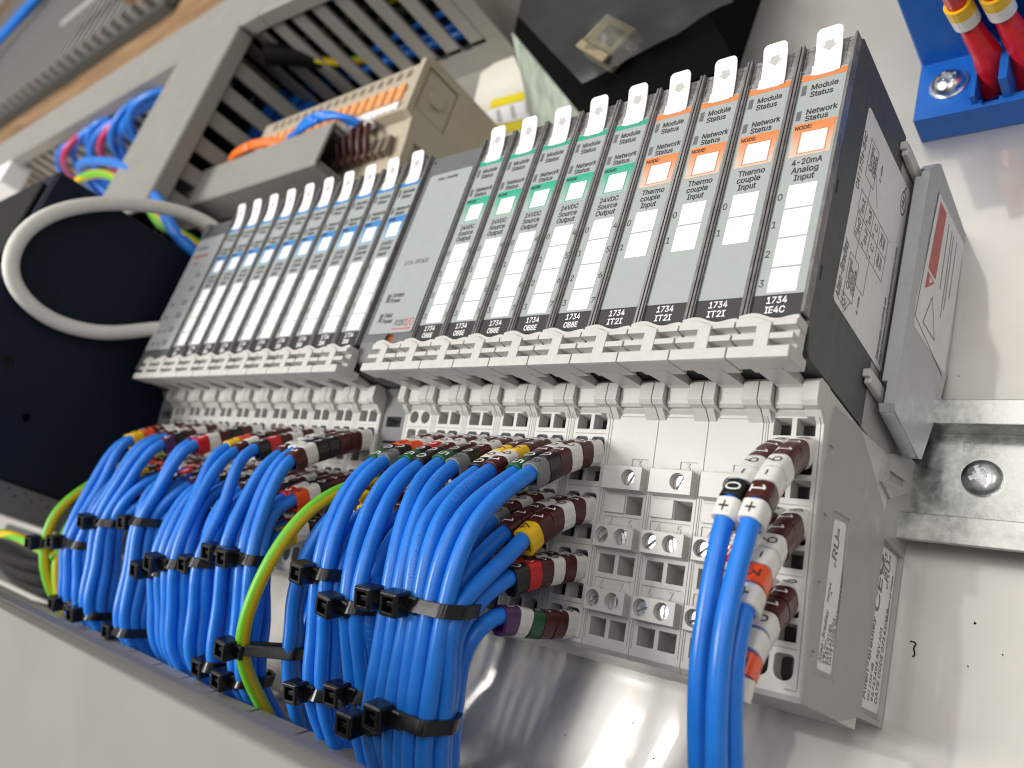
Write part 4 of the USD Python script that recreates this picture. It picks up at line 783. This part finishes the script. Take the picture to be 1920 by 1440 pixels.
for i in range(3):
    plain('orange wire coming out behind the short duct cover', [(-345, 132 + 3 * i, 45), (-333, 124 + i, 57), (-312, 123 + i, 60.2 + i * .4), (-288, 122 + i, 58.2), (-272, 118, 50)], 1.45, 'orangewire', 'orange wires behind the short duct')
    plain('blue wire running along the beige block above the orange ones', [(-288, 127 + 2 * i, 53), (-272, 125 + i, 57.5), (-253, 124 + i, 60.2 + i * .8), (-237 - 2 * i, 124 + i, 58.5), (-229 - 3 * i, 123, 51)], 1.5, 'blue', 'blue wires along the beige block')

# ------------------------------------------------------------------ loose things lying at the top of the plate
bb = thing('black_tray', 'matt black box lying on the plate behind the green modules', 'box')
part(bb, 'shell', prism_z([(-182, 183), (-123.6, 119), (-61.6, 120.5), (-78, 150), (-73, 225), (-190, 225)], 0.2, 26), 'matt')
gc = single('folded_card', quad((-182.4, 183.2, 26.3), (-123.9, 119.2, 26.3), (-158, 128, 1.0), (-176.5, 148.6, 1.2), .7), 'greencard', 'pale green mottled card leaning against the black box', 'card')
ag = np.linspace(0, 1, 15); V, F = [], []
co = [np.array(p, float) for p in ((-203, 214, 29), (-121.5, 127.5, 28.6), (-64.5, 143.0, 29.5), (-74, 214, 30))]
for i, u in enumerate(ag):
    for j, w_ in enumerate(ag):
        p = co[0] * (1 - u) * (1 - w_) + co[1] * u * (1 - w_) + co[2] * u * w_ + co[3] * (1 - u) * w_
        q = meshkit.noise(np.array([p / 14.0]), 3)[0] + .5 * meshkit.noise(np.array([p / 5.0]), 5)[0]
        p[2] += 1.0 + q * 2.6 + 6.5 * math.exp(-((p[0] + 115) ** 2 + (p[1] - 147) ** 2) / 160.0); V.append(p)
for i in range(14):
    for j in range(14):
        a = i * 15 + j; F += [(a, a + 15, a + 16), (a, a + 16, a + 1)]
single('plastic_bag', trimesh.Trimesh(V, F, process=False), 'film', 'crumpled clear plastic bag holding a small relay on the black box', 'bag', smooth=True)
M['tan'] = mat('tan_case', (0.25, 0.20, 0.115), 0.5)
rl = thing('spare_relay', 'small tan relay inside the clear plastic bag', 'relay', (-116, 147, 27.2), -40)
part(rl, 'case', box(-11, 11, -8, 8, 0, 7, .5), 'tan'); part(rl, 'base', box(-9, 12.8, -9, -5.5, 7.05, 8.6, .3), 'tan'); part(rl, 'print', box(-4, 8, -2.5, 5, 7.02, 7.15), mat('tan_print', (0.12, 0.10, 0.07), 0.5))
for i in range(4): part(rl, 'pin', box(11, 15, -6 + 3.6 * i, -5.4 + 3.6 * i, 3, 4), 'screw')
pp = thing('label_sheet', 'cream sheet of adhesive labels with yellow bands lying beside the beige block', 'label sheet')
part(pp, 'sheet', prism_z([(-232, 200), (-214, 209), (-196, 183), (-173, 152), (-170, 140), (-222, 146)], 0.3, 0.55), 'paper')
for a in (0, 1): part(pp, 'yellow_band', quad(*[(x, y, 0.75) for x, y in (((-214.5, 176.5), (-193, 175.0), (-189.5, 169), (-213.5, 170.5)) if a == 0 else ((-213.8, 158.5), (-177, 155), (-174, 149), (-216, 152.5)))], .15), 'yellow')
part(pp, 'printed_panel', quad((-213.4, 170, .72), (-189.5, 168.6, .72), (-178, 155.6, .72), (-213.6, 159, .72), .12), 'card')
for i in range(3): part(pp, 'grey_print', quad((-208 + 9 * i, 168, .8), (-205.5 + 9 * i, 168, .8), (-200 + 9 * i, 158.6, .8), (-203 + 9 * i, 158.6, .8), .05), 'arrow')
single('paper_tag', quad((-231, 163, 1.2), (-216, 160, 1.2), (-214, 146.5, 1.2), (-233, 148.5, 1.2), .3), 'card', 'small white printed tag beside the yellow banded sheet', 'tag')

# ------------------------------------------------------------------ blue block with red booted cables
bt = thing('blue_terminal', 'bright blue plastic terminal block with a fixing screw at the upper right', 'terminal block')
led_ = prism_z([(-9.8, 96.8), (60, 96.8), (60, 117), (-9.8, 117)], 0.2, 9.6) - box(6.2, 12.4, 99.5, 112, 3, 12) - box(14.6, 21, 99.5, 112, 3, 12) - box(7.4, 11.4, 97.6, 100.5, 8.4, 12)
tall = box(-9.8, 60, 117.0, 160, 0.2, 62, .5) - box(6.0, 12.6, 110, 125, 9, 80) - box(14.4, 21.2, 110, 125, 9, 80)
part(bt, 'body', led_ + tall + box(5.0, 6.3, 98.2, 118, 8, 13.0) + box(12.5, 14.5, 98.2, 118, 8, 17), 'bluebox')
pan_screw(bt, -1.6, 107.6, 9.7, 4.4, 'fixing_screw', 3.2)
part(bt, 'screw_washer', cyl(-1.6, 107.6, 9.62, 9.95, 5.1, 28), 'screw')
for i, (x, lab_) in enumerate(((8.6, 'red booted cable with yellow marker, left one on the blue block'), (16.6, 'red booted cable at the top right corner on the blue block'))):
    w = thing('red_cable', lab_, 'cable')
    P = curve([(x - .4, 106, 4.5), (x, 107, 9), (x + .7, 108, 15), (x - .4, 108, 23), (x - 1.6, 108, 30), (x - 2.4, 107, 38), (x - 3, 104, 50)], 30)
    rr = np.interp(np.linspace(0, 1, 30), [0, .1, .22, .34, .55, 1], [2.6, 3.0, 3.7, 3.3, 2.45, 2.4]); part(w, 'boot', tube(P, rr, 16), 'redboot', smooth=60)
    part(w, 'bare_end', tube(np.array([(x - .4, 105.5, 3.3), (x - .4, 105.8, 4.2), (x - .3, 106.2, 5.2)]), 1.5, 10), 'screw')
    for j, (s0, c) in enumerate(((25.5, '9'), (29.4, '4'))):
        p0, p1 = along(P, s0), along(P, s0 + 3.8); mk = part(w, 'marker', tube(np.array([p0, (p0 + p1) / 2, p1]), 3.3, 16), 'mk' + c)
# ------------------------------------------------------------------ scraps and specks on the plate
def scrap(x, y, r, label, group=None):
    n = 9; pts = [(x + r * rnd.uniform(.4, 1) * math.cos(a), y + r * rnd.uniform(.5, 1.1) * math.sin(a)) for a in np.linspace(0, 2 * np.pi, n, endpoint=False)]
    single('plastic_scrap', prism_z(pts, 0.02, 0.3), 'black', label, 'scrap', group)
P_ = curve([(3.4, -46.0, .25), (4.6, -46.4, .3), (4.3, -47.4, .25), (4.6, -48.4, .25), (4.2, -49.2, .2)], 14)
single('plastic_scrap', tube(P_, .15, 6), 'black', 'curled black plastic shaving on the plate below the base labels', 'scrap')
for i, (x, y, r) in enumerate(((15.6, -39.6, .45), (15.1, -48.9, .28), (21.2, -45.2, .22), (-45.3, -74.1, .3), (-79.5, -88.2, .35), (-60, -80, .3), (-30, -84, .25), (-52, -86.5, .5), (7, 20, .2))):
    scrap(x, y, r * .75, 'tiny black speck of swarf lying on the bare zinc plate', 'specks of swarf on the plate')
# ------------------------------------------------------------------ far upper left: another panel on the bench
fp = thing('ribbed_panel', 'far ribbed grey panel with clear lid at the top left corner', 'panel')
part(fp, 'base', box(-2500, -960, 585, 1300, -21.9, -15, 1), 'housing')
pr_ = part(fp, 'rib_field', union([box(-2490 + 34.0 * i, -2474 + 34.0 * i, 590, 1290, -15, 8) for i in range(45)]), mat('rib_grey', (0.26, 0.25, 0.24), 0.4)); pr_.prim.SetCustomDataByKey('kind', 'stuff')
part(fp, 'front_edge', box(-2500, -960, 576, 584.8, -21.9, -6, 1), 'housing')
for i in range(4): plain('blue wire beyond the ribbed panel at the top left corner', [(-2100 + 24 * i, 800 + 14 * i, 24), (-1980 + 24 * i, 850 + 14 * i, 30), (-1890 + 26 * i, 900 + 14 * i, 26), (-1830 + 26 * i, 990, 16)], 8, 'blue', 'far blue wires at the top left')
single('wooden_batten', box(-1060, -860, 600, 660, -21.9, 26, 2), 'wood', 'dark brown wooden batten beyond the plate at the top', 'batten')
single('steel_strip', box(-1300, -900, 640, 650, 26, 32, 1), 'endplate', 'thin pale steel strip beyond the plate at the top', 'strip')
